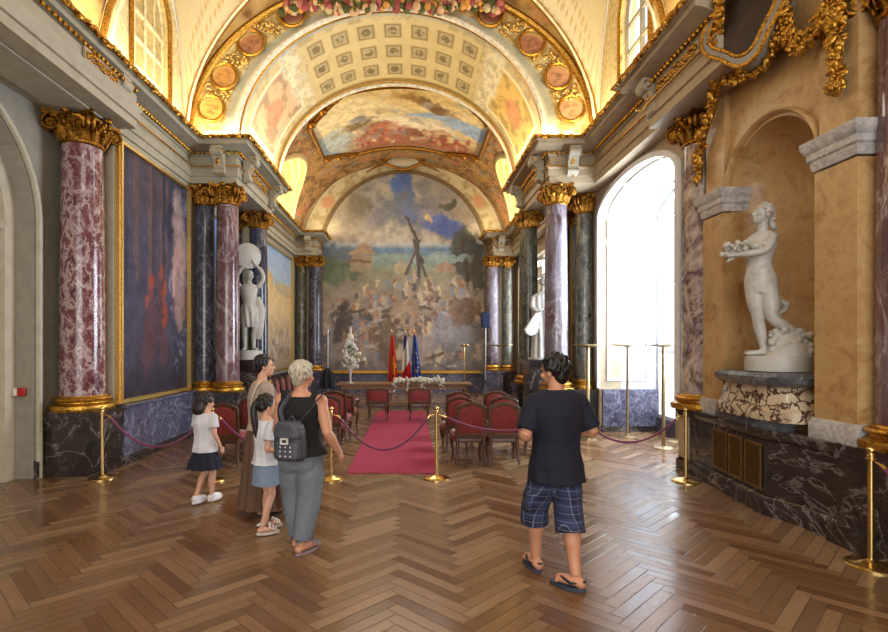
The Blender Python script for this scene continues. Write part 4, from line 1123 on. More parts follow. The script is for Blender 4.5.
f.build('frame', plain('grey gold arch frame', (.44,.37,.25), .5, .3), ap)
# painted arch band round it
t, s = np.meshgrid(np.linspace(0, PI, 200), np.linspace(0, 1, 14))
rr_ = AR+.1+s*.62; Pq = np.stack([AX-rr_*np.cos(t), np.full_like(t, 18.88), AZS+rr_*np.sin(t)*.93+.12], -1)
c = np.zeros(t.shape+(3,))+np.array((.78,.74,.62)); c = mixc(c, (.66,.60,.46), sst(.45,.65,fbm(t*20,s*4,3))); c = mixc(c, (.62,.56,.40), sst(.1,.04,s)); c = mixc(c, (.88,.84,.70), sst(.9,.95,s))
for tm in (.62, PI-.62): c = mixc(c, (.76,.58,.46), sst(.42,.25,np.hypot((t-tm)*4.2, s-.5)+.25*(fbm(t*40,s*6,9)-.5)))
struct(painted_grid('trim_end_arch', Pq, c, M['fresco']))
w_ = MB().box(-3.42,-3.12,18.6,18.96,5.75,5.9)

# ------------------------------------------------------------------ statues
def hand_shape(mb, w, d, n, s, k=1., curl=.5):
    """w wrist, d direction, n palm side normal, s thumb side"""
    w, d, n, s = Vector(w), nrm(d), nrm(n), nrm(s)
    mb.tube([w-d*.02*k, w+d*.02*k, w+d*.05*k, w+d*.088*k], [.027*k,.030*k,.036*k,.033*k], 10, 2, flat=(1, 1)) if False else None
    R = Matrix((s, d, n)).transposed()
    mb.ell(w+d*.045*k, (.040*k, .056*k, .017*k), 12, 8, R)
    mb.ell(w+d*.005*k, (.026*k, .03*k, .02*k), 10, 6, R)
    for j, (off, L) in enumerate(((.030,.068),(.010,.078),(-.010,.072),(-.029,.056))):
        b = w+d*.085*k+s*off*k; p = [b-d*.02*k]; dirv = d.copy(); a = curl*(.5+.1*j)
        for q in range(3):
            ax = dirv.cross(n).normalized(); dirv = Matrix.Rotation(a if dirv.cross(n).length > 0 else 0, 3, ax) @ dirv
            p.append(p[-1]+dirv*(L/2.6)*k*(1.35 if q == 0 else 1.))
        mb.tube(p, [.0105*k,.0098*k,.0088*k,.0070*k], 8, 2)
    b = w+d*.02*k+s*.022*k
    mb.tube([b, b+(d*.5+s*.85+n*.25).normalized()*.036*k, b+(d*.5+s*.85+n*.25).normalized()*.036*k+(d*.9+s*.35+n*.4).normalized()*.030*k, b+(d*.5+s*.85+n*.25).normalized()*.036*k+(d*.95+s*.15+n*.5).normalized()*.052*k], [.014*k,.012*k,.0105*k,.008*k], 8, 2)
def foot_shape(mb, ankle, toe, k=1.):
    a, t = Vector(ankle), Vector(toe); d = (t-a); d.z = 0; L = d.length; d.normalize(); s = Vector((-d.y, d.x, 0)); g = t.z
    mb.tube([a-d*.045*k+Vector((0,0,-(a.z-g)*.62)), a+Vector((0,0,-(a.z-g)*.45)), a+d*L*.45+Vector((0,0,-(a.z-g)*.55)), Vector((t.x,t.y,g))-d*.035*k+Vector((0,0,.028*k)), Vector((t.x,t.y,g+.02*k))], [.034*k,.042*k,.040*k,.036*k,.014*k], 10, 3, flat=(.8,1.05))
    mb.ell(a-d*.03*k+Vector((0,0,-(a.z-g)*.6)), (.036*k,.036*k,.036*k))
    for j in range(5):
        o = (j-2)*.0165*k; l = (.030-.004*abs(j-1))*k
        b = Vector((t.x,t.y,g+.016*k))-d*.03*k+s*o; mb.tube([b, b+d*l], [.0125*k,.009*k], 8)
def head_shape(mb, c, f, k=1., hair=None, up=Vector((0,0,1)), face=True):
    """c head centre, f the way the face looks"""
    c, f = Vector(c), nrm(f); up = (up-f*up.dot(f)).normalized(); s = f.cross(up)
    R = Matrix((s, f, up)).transposed()
    mb.ell(c+up*.018*k-f*.008*k, (.074*k,.094*k,.092*k), 18, 12, R)
    mb.ell(c-up*.045*k+f*.022*k, (.056*k,.066*k,.068*k), 16, 10, R)
    mb.ell(c-up*.092*k+f*.058*k, (.026*k,.024*k,.020*k), 10, 7, R)
    mb.tube([c+f*.082*k+up*.012*k, c+f*.103*k-up*.026*k, c+f*.086*k-up*.036*k], [.009*k,.0135*k,.010*k], 8, 2)
    mb.ell(c+f*.082*k-up*.062*k, (.024*k,.010*k,.008*k), 10, 6, R); mb.ell(c+f*.079*k-up*.073*k, (.020*k,.010*k,.007*k), 10, 6, R)
    for q in (-1,1):
        mb.ell(c+s*q*.076*k-up*.018*k-f*.006*k, (.010*k,.022*k,.032*k), 10, 8, R)
        mb.ell(c+f*.079*k+s*q*.028*k+up*.022*k, (.022*k,.008*k,.006*k), 8, 6, R)
        mb.ell(c+f*.070*k+s*q*.045*k-up*.03*k, (.020*k,.016*k,.018*k), 8, 6, R)
def eyes_mouth(parent, c, f, k=1., lips=(.62,.36,.32), up=Vector((0,0,1))):
    c, f = Vector(c), nrm(f); up = (up-f*up.dot(f)).normalized(); s = f.cross(up); R = Matrix((s, f, up)).transposed()
    for q in (-1,1):
        e = MB(); e.ell(c+f*.084*k+s*q*.030*k+up*.004*k, (.0125*k,.006*k,.0065*k), 10, 7, R); e.build('eye', plain('eye dark', (.12,.09,.08), .2), parent)
    e = MB(); e.ell(c+f*.089*k-up*.067*k, (.022*k,.006*k,.007*k), 10, 6, R); e.build('mouth', plain('lips', lips, .5), parent)

RV = math.radians(-35.6)
# marble woman with flowers in the niche; local x runs along the picture, y away from the viewer
st = thing('marble_statue', 'white marble statue of a standing nude woman gathering flowers in the ochre niche', 'statue', (4.06, 5.60, 1.68), RV)
b = MB()
# trunk
def ring(cx, cy, cz, rx, ry, n=20, tilt=0): return [(cx+rx*math.cos(2*PI*i/n), cy+ry*math.sin(2*PI*i/n), cz+tilt*math.cos(2*PI*i/n)) for i in range(n)]
b.loft([ring(-.10,0,.70,.125,.12), ring(-.105,0,.78,.160,.128), ring(-.11,0,.88,.158,.125), ring(-.118,0,.97,.130,.105), ring(-.125,0,1.06,.122,.10), ring(-.115,0,1.16,.140,.11), ring(-.10,0,1.27,.155,.112), ring(-.085,0,1.35,.150,.085), ring(-.08,0,1.40,.08,.065)])
b.ell((-.155,-.095,1.235), (.055,.05,.05)); b.ell((-.05,-.095,1.24), (.055,.05,.05))
b.ell((-.17,.06,.80), (.09,.09,.10)); b.ell((-.03,.07,.80), (.09,.09,.10)); b.ell((-.11,-.08,.93), (.09,.05,.09))
b.tube([(-.085,0,1.36),(-.088,-.005,1.44),(-.09,-.01,1.52)], [.062,.052,.055], 12, 3)
HF = (-.80,-.52,.20)
head_shape(b, (-.085,-.015,1.60), HF, 1.08)
# standing leg and the bent leg behind
b.tube([(-.165,0,.80),(-.155,-.02,.62),(-.135,-.025,.45),(-.12,0,.33),(-.075,.01,.07)], [.105,.092,.062,.062,.038], 14, 4)
foot_shape(b, (-.075,.01,.07), (-.26,-.05,0))
b.tube([(-.05,0,.80),(-.02,-.04,.60),(.005,-.06,.42),(.13,.0,.31),(.31,.08,.16)], [.105,.095,.064,.058,.036], 14, 4)
foot_shape(b, (.31,.08,.16), (.40,.02,.02))
# arms reach forward to the left
b.tube([(-.005,-.05,1.335),(-.02,-.10,1.25),(-.075,-.14,1.165),(-.22,-.19,1.14),(-.33,-.16,1.14)], [.055,.048,.042,.038,.026], 12, 4)
hand_shape(b, (-.33,-.16,1.14), (-1,.1,-.1), (.1,.2,1), (.1,.9,.1), 1., .6)
b.tube([(-.19,.04,1.32),(-.24,.0,1.22),(-.25,-.02,1.15),(-.30,-.06,1.19),(-.35,-.06,1.22)], [.05,.046,.042,.036,.026], 12, 4)
hand_shape(b, (-.35,-.06,1.22), (-.8,-.4,-.1), (.2,-.4,.8), (.1,-.5,.6), 1., .6)
organic('statue_figure', b, M['statue'], st, .0085, 4)
b = MB()   # hair, knotted and curling down the neck
rr = random.Random(8)
for k in range(60):
    a, e = rr.uniform(-2.2,2.2), rr.uniform(-.2,1.5); d = Vector((math.cos(a+.58)*math.cos(e), math.sin(a+.58)*math.cos(e), math.sin(e)))
    b.ell(Vector((-.075,-.01,1.62))+Vector((d.x*.085, d.y*.085, d.z*.092)), rr.uniform(.018,.030), 7, 5)
for k in range(16): b.ell((rr.uniform(-.03,.03), rr.uniform(.0,.06), 1.60-.012*k), .022, 7, 5)
organic('statue_hair', b, M['statue'], st, .009, 1)
b = MB()
for k in range(34): b.ell((-.36+rr.gauss(0,.065), -.10+rr.gauss(0,.045), 1.225+rr.gauss(0,.045)), rr.uniform(.018,.034), 7, 5)
for k in range(4): b.tube([(-.40+.02*k,-.12,1.17),(-.42+.02*k,-.13,1.06+.01*k)], [.014,.008], 6)
organic('flower_bunch', b, M['statue'], st, .009, 1)
b = MB()
for k in range(170):
    x, y, z = rr.uniform(-.02,.34), rr.uniform(-.10,.16), rr.uniform(0,1); z = z*(.30-.25*abs(x-.14)); b.ell((x, y, z), rr.uniform(.018,.045), 8, 6)
b.loft([ring(.15,.02,-.02,.24,.18), ring(.15,.02,.12,.20,.15), ring(.13,.03,.26,.12,.10)])
for k in range(16): b.ell((.08+.05*math.sin(k*.7), .08, .26+.026*k), rr.uniform(.03,.05), 7, 5)
organic('rocky_support', b, M['statue'], st, .009, 1)
b = MB(); b.loft([ring(.05,.0,z,.31*q,.24*q, 24) for z, q in ((-.17,1.0),(-.12,1.02),(-.03,1.0),(.0,.97))]); b.build('statue_base', M['statue'], st)

# white figure raising a disc, between the left pavilion columns
def draped(mb, secs, folds, amp, n=56, ph=0):
    rings = []
    for cx, cy, z, rx, ry, am in secs:
        rings.append([(cx+(rx+amp*am*math.sin(folds*2*PI*i/n+ph+z*1.2))*math.cos(2*PI*i/n), cy+(ry+amp*am*math.sin(folds*2*PI*i/n+ph+z*1.2))*math.sin(2*PI*i/n), z) for i in range(n)])
    mb.loft(rings)
s2 = thing('marble_statue', 'white marble statue of a youth holding a round disc above his head', 'statue', (-3.62, 11.25, 1.68), .3)
b = MB()
b.loft([ring(0,0,.82,.15,.12), ring(0,0,.95,.165,.125), ring(.01,0,1.08,.14,.11), ring(.0,0,1.2,.165,.125), ring(-.01,0,1.36,.20,.13), ring(0,0,1.46,.17,.09), ring(0,0,1.5,.08,.07)])
b.tube([(0,0,1.46),(0,-.01,1.6)], [.065,.06], 12); head_shape(b, (.01,-.02,1.69), (.5,-.8,-.1), 1.05)
b.tube([(-.08,0,.86),(-.10,-.03,.66),(-.10,-.03,.48),(-.10,.01,.34),(-.09,.03,.08)], [.10,.088,.06,.058,.04], 12, 3); foot_shape(b, (-.09,.03,.08), (-.12,-.16,0))
b.tube([(.08,0,.86),(.13,-.06,.66),(.12,-.07,.48),(.10,.0,.34),(.10,.06,.08)], [.10,.088,.06,.058,.04], 12, 3); foot_shape(b, (.10,.06,.08), (.18,-.10,0))
b.tube([(-.19,0,1.42),(-.28,.0,1.58),(-.22,-.02,1.74),(-.10,-.02,1.92)], [.058,.05,.045,.03], 12, 4); hand_shape(b, (-.10,-.02,1.92), (.3,0,1), (1,0,-.3), (0,-1,0), 1., .4)
b.tube([(.19,0,1.42),(.30,-.03,1.6),(.27,-.04,1.78),(.13,-.03,1.93)], [.058,.05,.045,.03], 12, 4); hand_shape(b, (.13,-.03,1.93), (-.4,0,1), (-1,0,-.3), (0,-1,0), 1., .4)
organic('statue_figure', b, M['statue'], s2, .011, 3)
b = MB(); draped(b, [(.03,0,.52,.17,.15,1.),(.02,0,.75,.19,.16,1),(.0,0,.95,.19,.15,.6),(0,0,1.02,.17,.13,.3)], 9, .018)
b.tube([(.18,0,1.2),(.24,-.03,.9),(.22,-.02,.5),(.2,0,.25)], [.05,.09,.08,.05], 10, 4, flat=(.6,1.2)); organic('drapery', b, M['statue'], s2, .011, 1)
b = MB(); R = Matrix.Rotation(.25, 3, 'Z')
for rx, t_ in ((.29,.03),(.20,.05),(.24,.045)): b.ell((-.02,-.03,2.12), (rx, t_, rx), 28, 14, R)
b.build('disc', M['statue'], s2)
MB().loft([ring(0,0,z,.30,.26,28) for z in (-.20,-.06,-.0)]).build('statue_base', M['statue'], s2)
def stat_ped(label, x, y):
    p = thing('statue_pedestal', label, 'pedestal', (x, y, 0))
    q = MB()
    for g, z0, z1 in ((.06,0,.12),(0,.12,1.36),(.05,1.36,1.42),(.08,1.42,1.48)): q.box(-.36-g,.36+g,-.36-g,.36+g,z0,z1)
    q.build('pedestal_block', M['plinth'], p); return p
stat_ped('dark marble pedestal under the disc-bearing statue on the left', -3.62, 11.25)
# draped figure on the right
s3 = thing('marble_statue', 'white marble statue wrapped in a long pleated robe behind the right pavilion column', 'statue', (2.98, 11.25, 1.48), .2)
b = MB(); draped(b, [(0,0,.03,.26,.22,1.),(0,0,.4,.22,.19,1),(0,0,.9,.21,.17,1.),(-.02,0,1.2,.23,.17,.7),(-.02,0,1.42,.21,.14,.4),(0,0,1.52,.09,.08,0)], 11, .022)
b.tube([(0,0,1.48),(.02,-.02,1.64)], [.06,.055], 12); head_shape(b, (.03,-.02,1.74), (.5,-.85,-.15), 1.05)
b.tube([(-.2,0,1.40),(-.27,-.05,1.18),(-.2,-.18,1.05)], [.06,.055,.04], 12, 4); hand_shape(b, (-.2,-.18,1.05), (.6,-.6,.2), (0,.5,.8), (.5,.5,0), 1., .6)
b.tube([(.2,0,1.40),(.25,-.05,1.18),(.15,-.18,1.08)], [.06,.055,.04], 12, 4); hand_shape(b, (.15,-.18,1.08), (-.7,-.6,.2), (0,.5,.8), (-.5,.5,0), 1., .6)
for k in range(9):   # fan of pleats hanging from the arm
    a = -.15-.16*k; b.tube([(-.16,-.16,1.12),(-.16+.28*math.sin(a)*1.2,-.14,1.12-.55*math.cos(a)-.05*k)], [.022,.03], 6)
organic('statue_figure', b, M['statue'], s3, .012, 2)
b = MB(); b.ell((.03,0,1.78), (.095,.10,.10), 14, 10); b.ell((.0,.09,1.74), (.05,.05,.05)); organic('statue_hair', b, M['statue'], s3, .012, 1)
MB().loft([ring(0,0,z,.32,.28,28) for z in (-.06,.02,.05)]).build('statue_base', M['statue'], s3)
p = stat_ped('dark marble pedestal under the robed statue on the right', 2.98, 11.25)

# ------------------------------------------------------------------ carpet, table, chairs
cp = MB(); cp.box(-.89, .40, 7.0, 13.6, 0.0, .012); tag(cp.build('carpet_runner', M['carpet'], bevel=.004), 'long crimson carpet runner leading to the table', 'carpet', kind='thing')
tb = thing('ceremony_table', 'long light brown wooden table in front of the arched painting', 'table', (-.17, 14.6, 0))
MB().box(-1.95,1.95,-.45,.45,.66,.70).box(-1.92,1.92,-.42,.42,.645,.66).build('tabletop', M['table_wood'], tb, bevel=.006)
MB().box(-1.82,1.82,-.36,-.33,.54,.645).box(-1.82,1.82,.33,.36,.54,.645).box(-1.82,-1.79,-.36,.36,.54,.645).box(1.79,1.82,-.36,.36,.54,.645).build('apron', M['table_wood'], tb)
for x in (-1.78, -.6, .6, 1.78):
    for y in (-.33, .33):
        MB().lathe([(.035,0),(.04,.03),(.028,.06),(.038,.25),(.045,.40),(.03,.45),(.045,.48),(.045,.56)], (x,y,0), 14).build('leg', M['table_wood'], tb)
MB().box(-1.8,1.8,-.36,-.30,.10,.14).build('stretcher', M['table_wood'], tb)

def outline(w, z0, z1, arch, n=10, top=0):
    """chair back outline, arched top"""
    p = [(-w/2, z0)]
    for i in range(n+1):
        t = i/n; x = -w/2+w*t; p.append((x, z1+arch*math.sin(PI*t)**.8))
    p.append((w/2, z0)); return p
def make_chair(arms, label, w=.47, H=.96):
    root = thing('armchair' if arms else 'upholstered_chair', label, 'chair', (0,0,0))
    W = M['oak_dark']
    tilt = .10
    def tl(mb, y0=-.22, z0=.40):
        mb.v = [(x, y+(z-z0)*-tilt, z) for x, y, z in mb.v]; return mb
    o = outline(w, .40, H-.09, .08 if not arms else .03); i = [(x*.80, (z if k in (0, len(o)-1) else z-.055)+(.08 if k in (0, len(o)-1) else 0)) for k, (x, z) in enumerate(o)]
    f = MB(); f.ringprism(o, i, -.245, -.205, 'y'); tl(f).build('back_frame', W, root, bevel=.008)
    b = MB(); rings = []
    for dy, s in ((-.252,.90),(-.258,.6),): pass
    zc = sum(z for _, z in i)/len(i)
    rings = [[(x*s, dy, zc+(z-zc)*s) for x, z in i] for s, dy in ((.5,-.262),(.85,-.257),(1.02,-.238),(1.02,-.212),(.85,-.19),(.5,-.18))]
    b.loft(rings); tl(b).build('backrest', M['red_velvet'], root)
    s = MB(); prof = []
    def sq(k, z): return [(x*k, y*k, z) for x, y in ((-.22,-.21),(-.08,-.22),(.08,-.22),(.22,-.21),(.25,.0),(.255,.19),(.1,.235),(-.1,.235),(-.255,.19),(-.25,.0))]
    s.loft([sq(.97,.40), sq(1.0,.43), sq(.97,.465), sq(.8,.485), sq(.4,.492)]); s.build('seat', M['red_velvet'], root, 60)
    f = MB(); f.loft([sq(.97,.335), sq(1.03,.35), sq(1.03,.395), sq(1.0,.41)]); f.build('seat_frame', W, root)
    for x in (-1, 1):
        MB().tube([(x*.215,.18,.37),(x*.235,.205,.30),(x*.215,.20,.16),(x*.21,.205,.05),(x*.235,.225,.015)], [.034,.036,.022,.016,.022], 10, 3).build('leg', W, root)
        MB().tube([(x*.20,-.215,.42),(x*.20,-.225,.30),(x*.205,-.235,.16),(x*.225,-.275,.015)], [.028,.027,.022,.018], 10, 3).build('leg', W, root)
        if arms:
            a = MB(); a.tube([(x*.215,-.235,.66),(x*.27,-.10,.655),(x*.29,.08,.64),(x*.28,.13,.60)], [.018,.022,.026,.02], 10, 3); a.tube([(x*.27,.08,.63),(x*.25,.10,.52),(x*.245,.14,.40)], [.02,.018,.022], 10, 3)
            am = a.build('armrest', W, root)
            q = MB(); q.ell((x*.275,-.01,.672), (.032,.09,.018), 12, 8); q.build('arm_highlight', plain('pink arm highlight', (.72,.42,.46), .7), am)  # light reflected on the arms, shaped as a pink lump
    return root
GR = 'rows of crimson upholstered chairs'
ch = make_chair(False, 'crimson chair at the front left of the right block, just right of the brass post')
ch['group'] = GR; ch.location = (.90, 7.72, 0); ch.rotation_euler = (0,0,.05)
for x, y, rz, lab in [
    (1.42, 7.72, -.05, 'crimson chair at the front of the right block, just left of the dark-shirted man'),
    (.80, 8.55, .08, 'crimson chair directly behind the front left chair of the right block'),
    (1.58, 8.60, -.04, 'crimson chair in the second row of the right block, behind the chair nearest the man'),
    (2.16, 8.4, -.25, 'crimson chair at the outer end of the right block, mostly behind the man'),
    (.88, 9.45, .04, 'crimson chair in the rear row of the right block, beside the carpet'),
    (1.62, 9.55, -.08, 'crimson chair in the rear row of the right block, further from the carpet'),
    (-2.72, 7.62, -.1, 'crimson chair standing between the small girl in the navy skirt and the woman in brown'),
    (-2.58, 8.45, .1, 'crimson chair a step behind the one beside the small girl, against the pavilion base'),
    (-1.95, 8.3, -.05, 'crimson chair hidden behind the woman in the long brown skirt'),
    (-1.42, 8.75, .06, 'crimson chair in the left block, just right of the grey-haired woman'),
    (-1.40, 9.55, -.05, 'crimson chair in the left block, second from the front beside the carpet')]:
    dup(ch, (x, y, 0), rz, lab)
for k, (x, y) in enumerate([(-3.2, 13.0), (-3.2, 13.6), (-3.2, 14.2), (-3.2, 14.8)]):
    dup(ch, (x, y, 0), -1.5, ('nearest of four far crimson chairs standing in a row under the pale landscape painting','second nearest of four far crimson chairs in the row under the pale landscape','third of four far crimson chairs in the row under the pale landscape','farthest of four crimson chairs in the row under the pale landscape')[k], 'row of crimson chairs by the landscape')
ac = make_chair(True, 'square-backed crimson armchair facing the table, left of the carpet centre', .55, .84); ac['group'] = 'armchairs on the carpet'
ac.location = (-.76, 11.95, .012)
for x, y, rz, lab, z in [(.22, 11.95, 0, 'square-backed crimson armchair facing the table, right of the carpet centre', .012),
    (-1.38, 10.5, -.15, 'crimson armchair with pink highlights shaped on its arms left of the carpet, behind the left block', 0)]: dup(ac, (x, y, z), rz, lab, 'armchairs facing the table')
ac['group'] = 'armchairs facing the table'

# ------------------------------------------------------------------ things on and behind the table
fl = thing('flower_arrangement', 'tall spray of white flowers in a slim white vase on the table end', 'flowers', (-1.72, 14.45, .70))
MB().lathe([(.09,0),(.09,.015),(.03,.03),(.022,.10),(.03,.25),(.06,.42),(.07,.5)], n=18).build('vase', M['white_paint'], fl)
g = MB(); q = MB(); rr = random.Random(21)
for k in range(110):
    t = rr.random(); z = .45+t*1.0; w_ = .24*(1-t)**.7+.04; p = (rr.gauss(0, w_*.5), rr.gauss(0, w_*.4), z)
    g.ell(p, rr.uniform(.03,.06), 6, 4)
for k in range(40):
    a = rr.uniform(0, 6.28); z = .5+rr.random()*.6; L = rr.uniform(.15,.42)*(1.15-z*.6)
    q.tube([(0,0,z), (L*.6*math.cos(a), L*.4*math.sin(a), z+.05), (L*math.cos(a), L*.6*math.sin(a), z-.02)], [.008,.03,.006], 5, 2, flat=(.25,1))
g.tube([(0,0,1.3),(.01,0,1.62)], [.05,.02], 8)
tag(g.build('blossoms', plain('white petals', (.90,.90,.86), .6), fl), kind='stuff'); tag(q.build('foliage', plain('fresh green leaves', (.36,.46,.22), .5), fl), kind='stuff')
fb = thing('flower_garland_table', 'low garland of white flowers spilling over the front of the table', 'flowers', (.25, 14.25, .70)); fb.name = 'table_garland'
g = MB(); q = MB()
for k in range(190):
    x = rr.uniform(-.72,.72); g.ell((x, rr.gauss(0,.07)-.02, .05+abs(rr.gauss(0,.05))), rr.uniform(.025,.05), 6, 4)
for x0 in (-.68,-.3,.1,.66):
    for k in range(10): g.ell((x0+rr.gauss(0,.04), -.16, .02-.03*k*rr.uniform(.6,1)), rr.uniform(.02,.035), 6, 4)
for k in range(70):
    x = rr.uniform(-.72,.72); a = rr.uniform(0,6.28); q.ell((x, rr.gauss(0,.08)-.02, .05), (.06,.02,.012), 6, 4, Matrix.Rotation(a, 3, 'Z') @ Matrix.Rotation(rr.uniform(-.8,.8), 3, 'Y'))
tag(g.build('blossoms', plain('white garland petals', (.88,.88,.85), .6), fb), kind='stuff'); tag(q.build('foliage', plain('grey green leaves', (.40,.48,.34), .5), fb), kind='stuff')
def flag(label, x, y, colfn, lean=.0):
    root = thing('flag_on_pole', label, 'flag', (x, y, 0), 0, 'flags behind the table')
    MB().lathe([(.16,0),(.16,.02),(.05,.05),(.02,.08)], n=18).build('stand_base', M['brass_dull'], root)
    MB().tube([(0,0,.03),(lean*2.2,0,2.2)], .013, 8).build('pole', M['table_wood'], root)
    MB().lathe([(.0,0),(.022,.02),(.012,.05),(.004,.12)], (lean*2.2,0,2.18), 10).build('finial', M['brass'], root)
    h, w_ = 70, 36; v, u = np.meshgrid(np.linspace(0,1,h), np.linspace(0,1,w_), indexing='ij')
    z = 2.1-v*1.42; wd = .06+.26*v**.7; ph = u*11+v*1.2
    X = lean*z+(u-.35)*wd; Y = -.03-.05*np.sin(ph)*(.4+v); pts = np.stack([X, Y, z-.10*u*v], -1)
    painted_grid('cloth', pts, colfn(u, v), M['flagcloth'], root); return root
M['flagcloth'] = attrmat('flag cloth', .7, .08, .05, 30)
def solid(u, col): return np.zeros(u.shape+(3,))+np.array(col)
def f_red(u, v):
    c = solid(u, (.80,.14,.10)); d = np.minimum(np.abs(u-.6)*1.0+np.maximum(0,np.abs(v-.62)-.18)*9, np.abs(v-.62)*2.8+np.maximum(0,np.abs(u-.6)-.32)*9)
    c = mixc(c, (.92,.70,.16), (d < .13)*(d > .03)); return c
def f_tri(u, v):
    c = solid(u, (.92,.92,.92)); c = mixc(c, (.12,.18,.52), (v+u*.3 < .36)*1.); c = mixc(c, (.82,.12,.14), (v+u*.3 > .80)*1.); return c
def f_eu(u, v):
    c = solid(u, (.08,.26,.66))
    for k in range(12):
        a = 2*PI*k/12; c = mixc(c, (.95,.82,.2), np.hypot((u-.55-.28*math.cos(a)), (v-.55-.20*math.sin(a))*2) < .05)
    return c
flag('red flag with a yellow outlined cross, leftmost of the three behind the table', -.56, 15.25, f_red)
flag('blue white and red tricolour flag in the middle behind the table', -.14, 15.25, f_tri, -.005)
flag('blue flag with a ring of yellow stars, rightmost behind the table', .15, 15.25, f_eu, -.01)

# ------------------------------------------------------------------ floor lamps, loudspeakers
def lamp(label, x, y, h=1.8, dish=.27, mat='brass_dull', r=.017):
    root = thing('floor_lamp', label, 'floor lamp', (x, y, 0), 0, 'uplighter floor lamps')
    MB().lathe([(.17,0),(.17,.015),(.14,.028),(.03,.04),(.02,.06)], n=24).build('base', M[mat], root)
    MB().lathe([(r,.03),(r,h-.06),(.03,h-.05),(.03,h-.03)], n=14).build('pole', M[mat], root)
    MB().lathe([(.03,h-.05),(.10,h-.035),(dish,h-.005),(dish,h+.012),(dish-.02,h+.012),(.08,h-.02)], n=30).build('lamp_dish', M[mat], root)
    return root
lamp('brass uplighter lamp standing just right of the man in the dark shirt', 3.38, 9.5, 1.8, .29, 'brass_dull', .034)
lamp('slim uplighter lamp with a flat dish in front of the white window reveal', 4.24, 9.75, 1.8, .30, 'brass_dull', .022)
lamp('uplighter lamp in the window recess beside the black pedestal', 4.42, 8.72, 1.8, .30, 'brass_dull', .030)
lamp('uplighter lamp deepest in the window recess, nearest the plum marble column', 4.95, 9.27, 1.8, .26, 'brass_dull', .026)
lamp('slim brass lamp standing behind the right end of the table', 1.66, 15.3, 1.8, .14, 'brass', .02)
lamp('thin uplighter lamp with a wide dish before the far right column', 2.70, 15.2, 1.8, .42, 'brass_dull', .014)
def spk_stand(label, x, y, h):
    root = thing('speaker_stand', label, 'stand', (x, y, 0), 0, 'tripod stands by the end wall')
    MB().tube([(0,0,.08),(0,0,h)], .02, 10).build('pole', plain('pale metal pole', (.70,.70,.72), .35, .6), root)
    for k in range(3):
        a = 2*PI*k/3+.5; MB().tube([(0,0,.62),(.36*math.cos(a),.36*math.sin(a),.015)], .016, 8).build('leg', M['black'], root)
    MB().lathe([(.035,.56),(.035,.68)], n=12).build('collar', M['black'], root); return root
spk_stand('pale pole tripod stand carrying the blue loudspeaker by the far right column', 2.46, 16.3, 2.36)
spk_stand('tall thin tripod stand at the left end of the table by the far left column', -2.66, 16.2, 2.3)
sp = thing('loudspeaker', 'small dark blue loudspeaker up on a stand by the far right column', 'loudspeaker', (2.46, 16.3, 2.36))
MB().box(-.14,.14,-.13,.13,0,.50).build('cabinet', plain('dark blue casing', (.10,.15,.30), .5), sp, bevel=.015)
MB().box(-.12,.12,-.145,-.125,.03,.47).build('grille', plain('blue grille cloth', (.13,.19,.36), .7, 0, .3, 90), sp, bevel=.01)
bg_ = thing('draped_jacket', 'dark jacket hung over the tripod stand at the left end of the table', 'jacket', (-2.66, 16.0, 0))
b = MB(); draped(b, [(0,0,.42,.24,.15,1.),(0,0,.7,.22,.14,1.),(.02,0,.92,.16,.10,.6),(.02,0,1.06,.06,.05,.1)], 7, .03); b.build('cloth_body', plain('dark navy cloth', (.09,.10,.16), .8), bg_)

# ------------------------------------------------------------------ rope barrier
def stanchion(label, x, y, first=None):
    if first: return dup(first, (x, y, 0), 0, label)
    root = thing('rope_stanchion', label, 'stanchion', (x, y, 0), 0, 'brass rope posts')
    MB().lathe([(.175,0),(.175,.012),(.165,.02),(.10,.034),(.035,.05),(.024,.06)], n=36).build('base', M['brass'], root)
    MB().lathe([(.02,.05),(.02,.86),(.028,.865),(.028,.90),(.02,.905),(.016,.92)], n=18).build('post', M['brass'], root)
    MB().ell((0,0,.945), (.030,.030,.030), 16, 12).build('finial', M['brass'], root)
    MB().tube([(.03*math.cos(t), .03*math.sin(t), .875) for t in np.linspace(0, 2*PI, 16, endpoint=False)], .006, 6, closed=True).build('ring', M['brass'], root)
    return root
S = [(-4.16,6.76),(-2.62,6.62),(-1.06,6.72),(.36,6.75),(2.17,6.75),(3.64,6.60),(3.75,4.07)]
s0 = stanchion('brass rope post in front of the red breccia column pedestal', *S[0])
for (x, y), lab in zip(S[1:], ['brass rope post standing behind the small girl in the navy skirt','brass rope post just right of the grey-haired woman','brass rope post at the right edge of the crimson carpet','brass rope post hidden behind the man in the dark shirt','brass rope post in front of the black pedestal by the window','brass rope post nearest the camera, at the right edge of the picture']): stanchion(lab, x, y, s0)
def rope(label, A, B, sag):
    root = thing('velvet_rope', label, 'rope', (0,0,0), 0, 'plum velvet barrier ropes')
    a, b_ = Vector((*A, .87)), Vector((*B, .87)); d = (b_-a).normalized(); pts = []
    for k in range(25):
        t = k/24; p = (a+d*.10).lerp(b_-d*.10, t); p.z -= sag*(1-(2*t-1)**2)+.03; pts.append(p)
    MB().tube(pts, .0155, 10).build('rope_body', M['rope'], root)
    for e, p, s in ((a, pts[0], pts[1]), (b_, pts[-1], pts[-2])): MB().tube([e+(p-e)*.28, p.lerp(e, .35), p, p.lerp(s, .4)], [.004,.008,.016,.018], 10).build('brass_hook', M['brass'], root)
    return root
rope('plum velvet rope sagging along the left wall below the dark painting', S[0], S[1], .40)
rope('plum velvet rope passing behind the small girl and the two women', S[1], S[2], .42)
rope('plum velvet rope hanging in a deep curve across the crimson carpet', S[2], S[3], .45)
rope('plum velvet rope running in front of the right block of chairs to behind the man', S[3], S[4], .20)
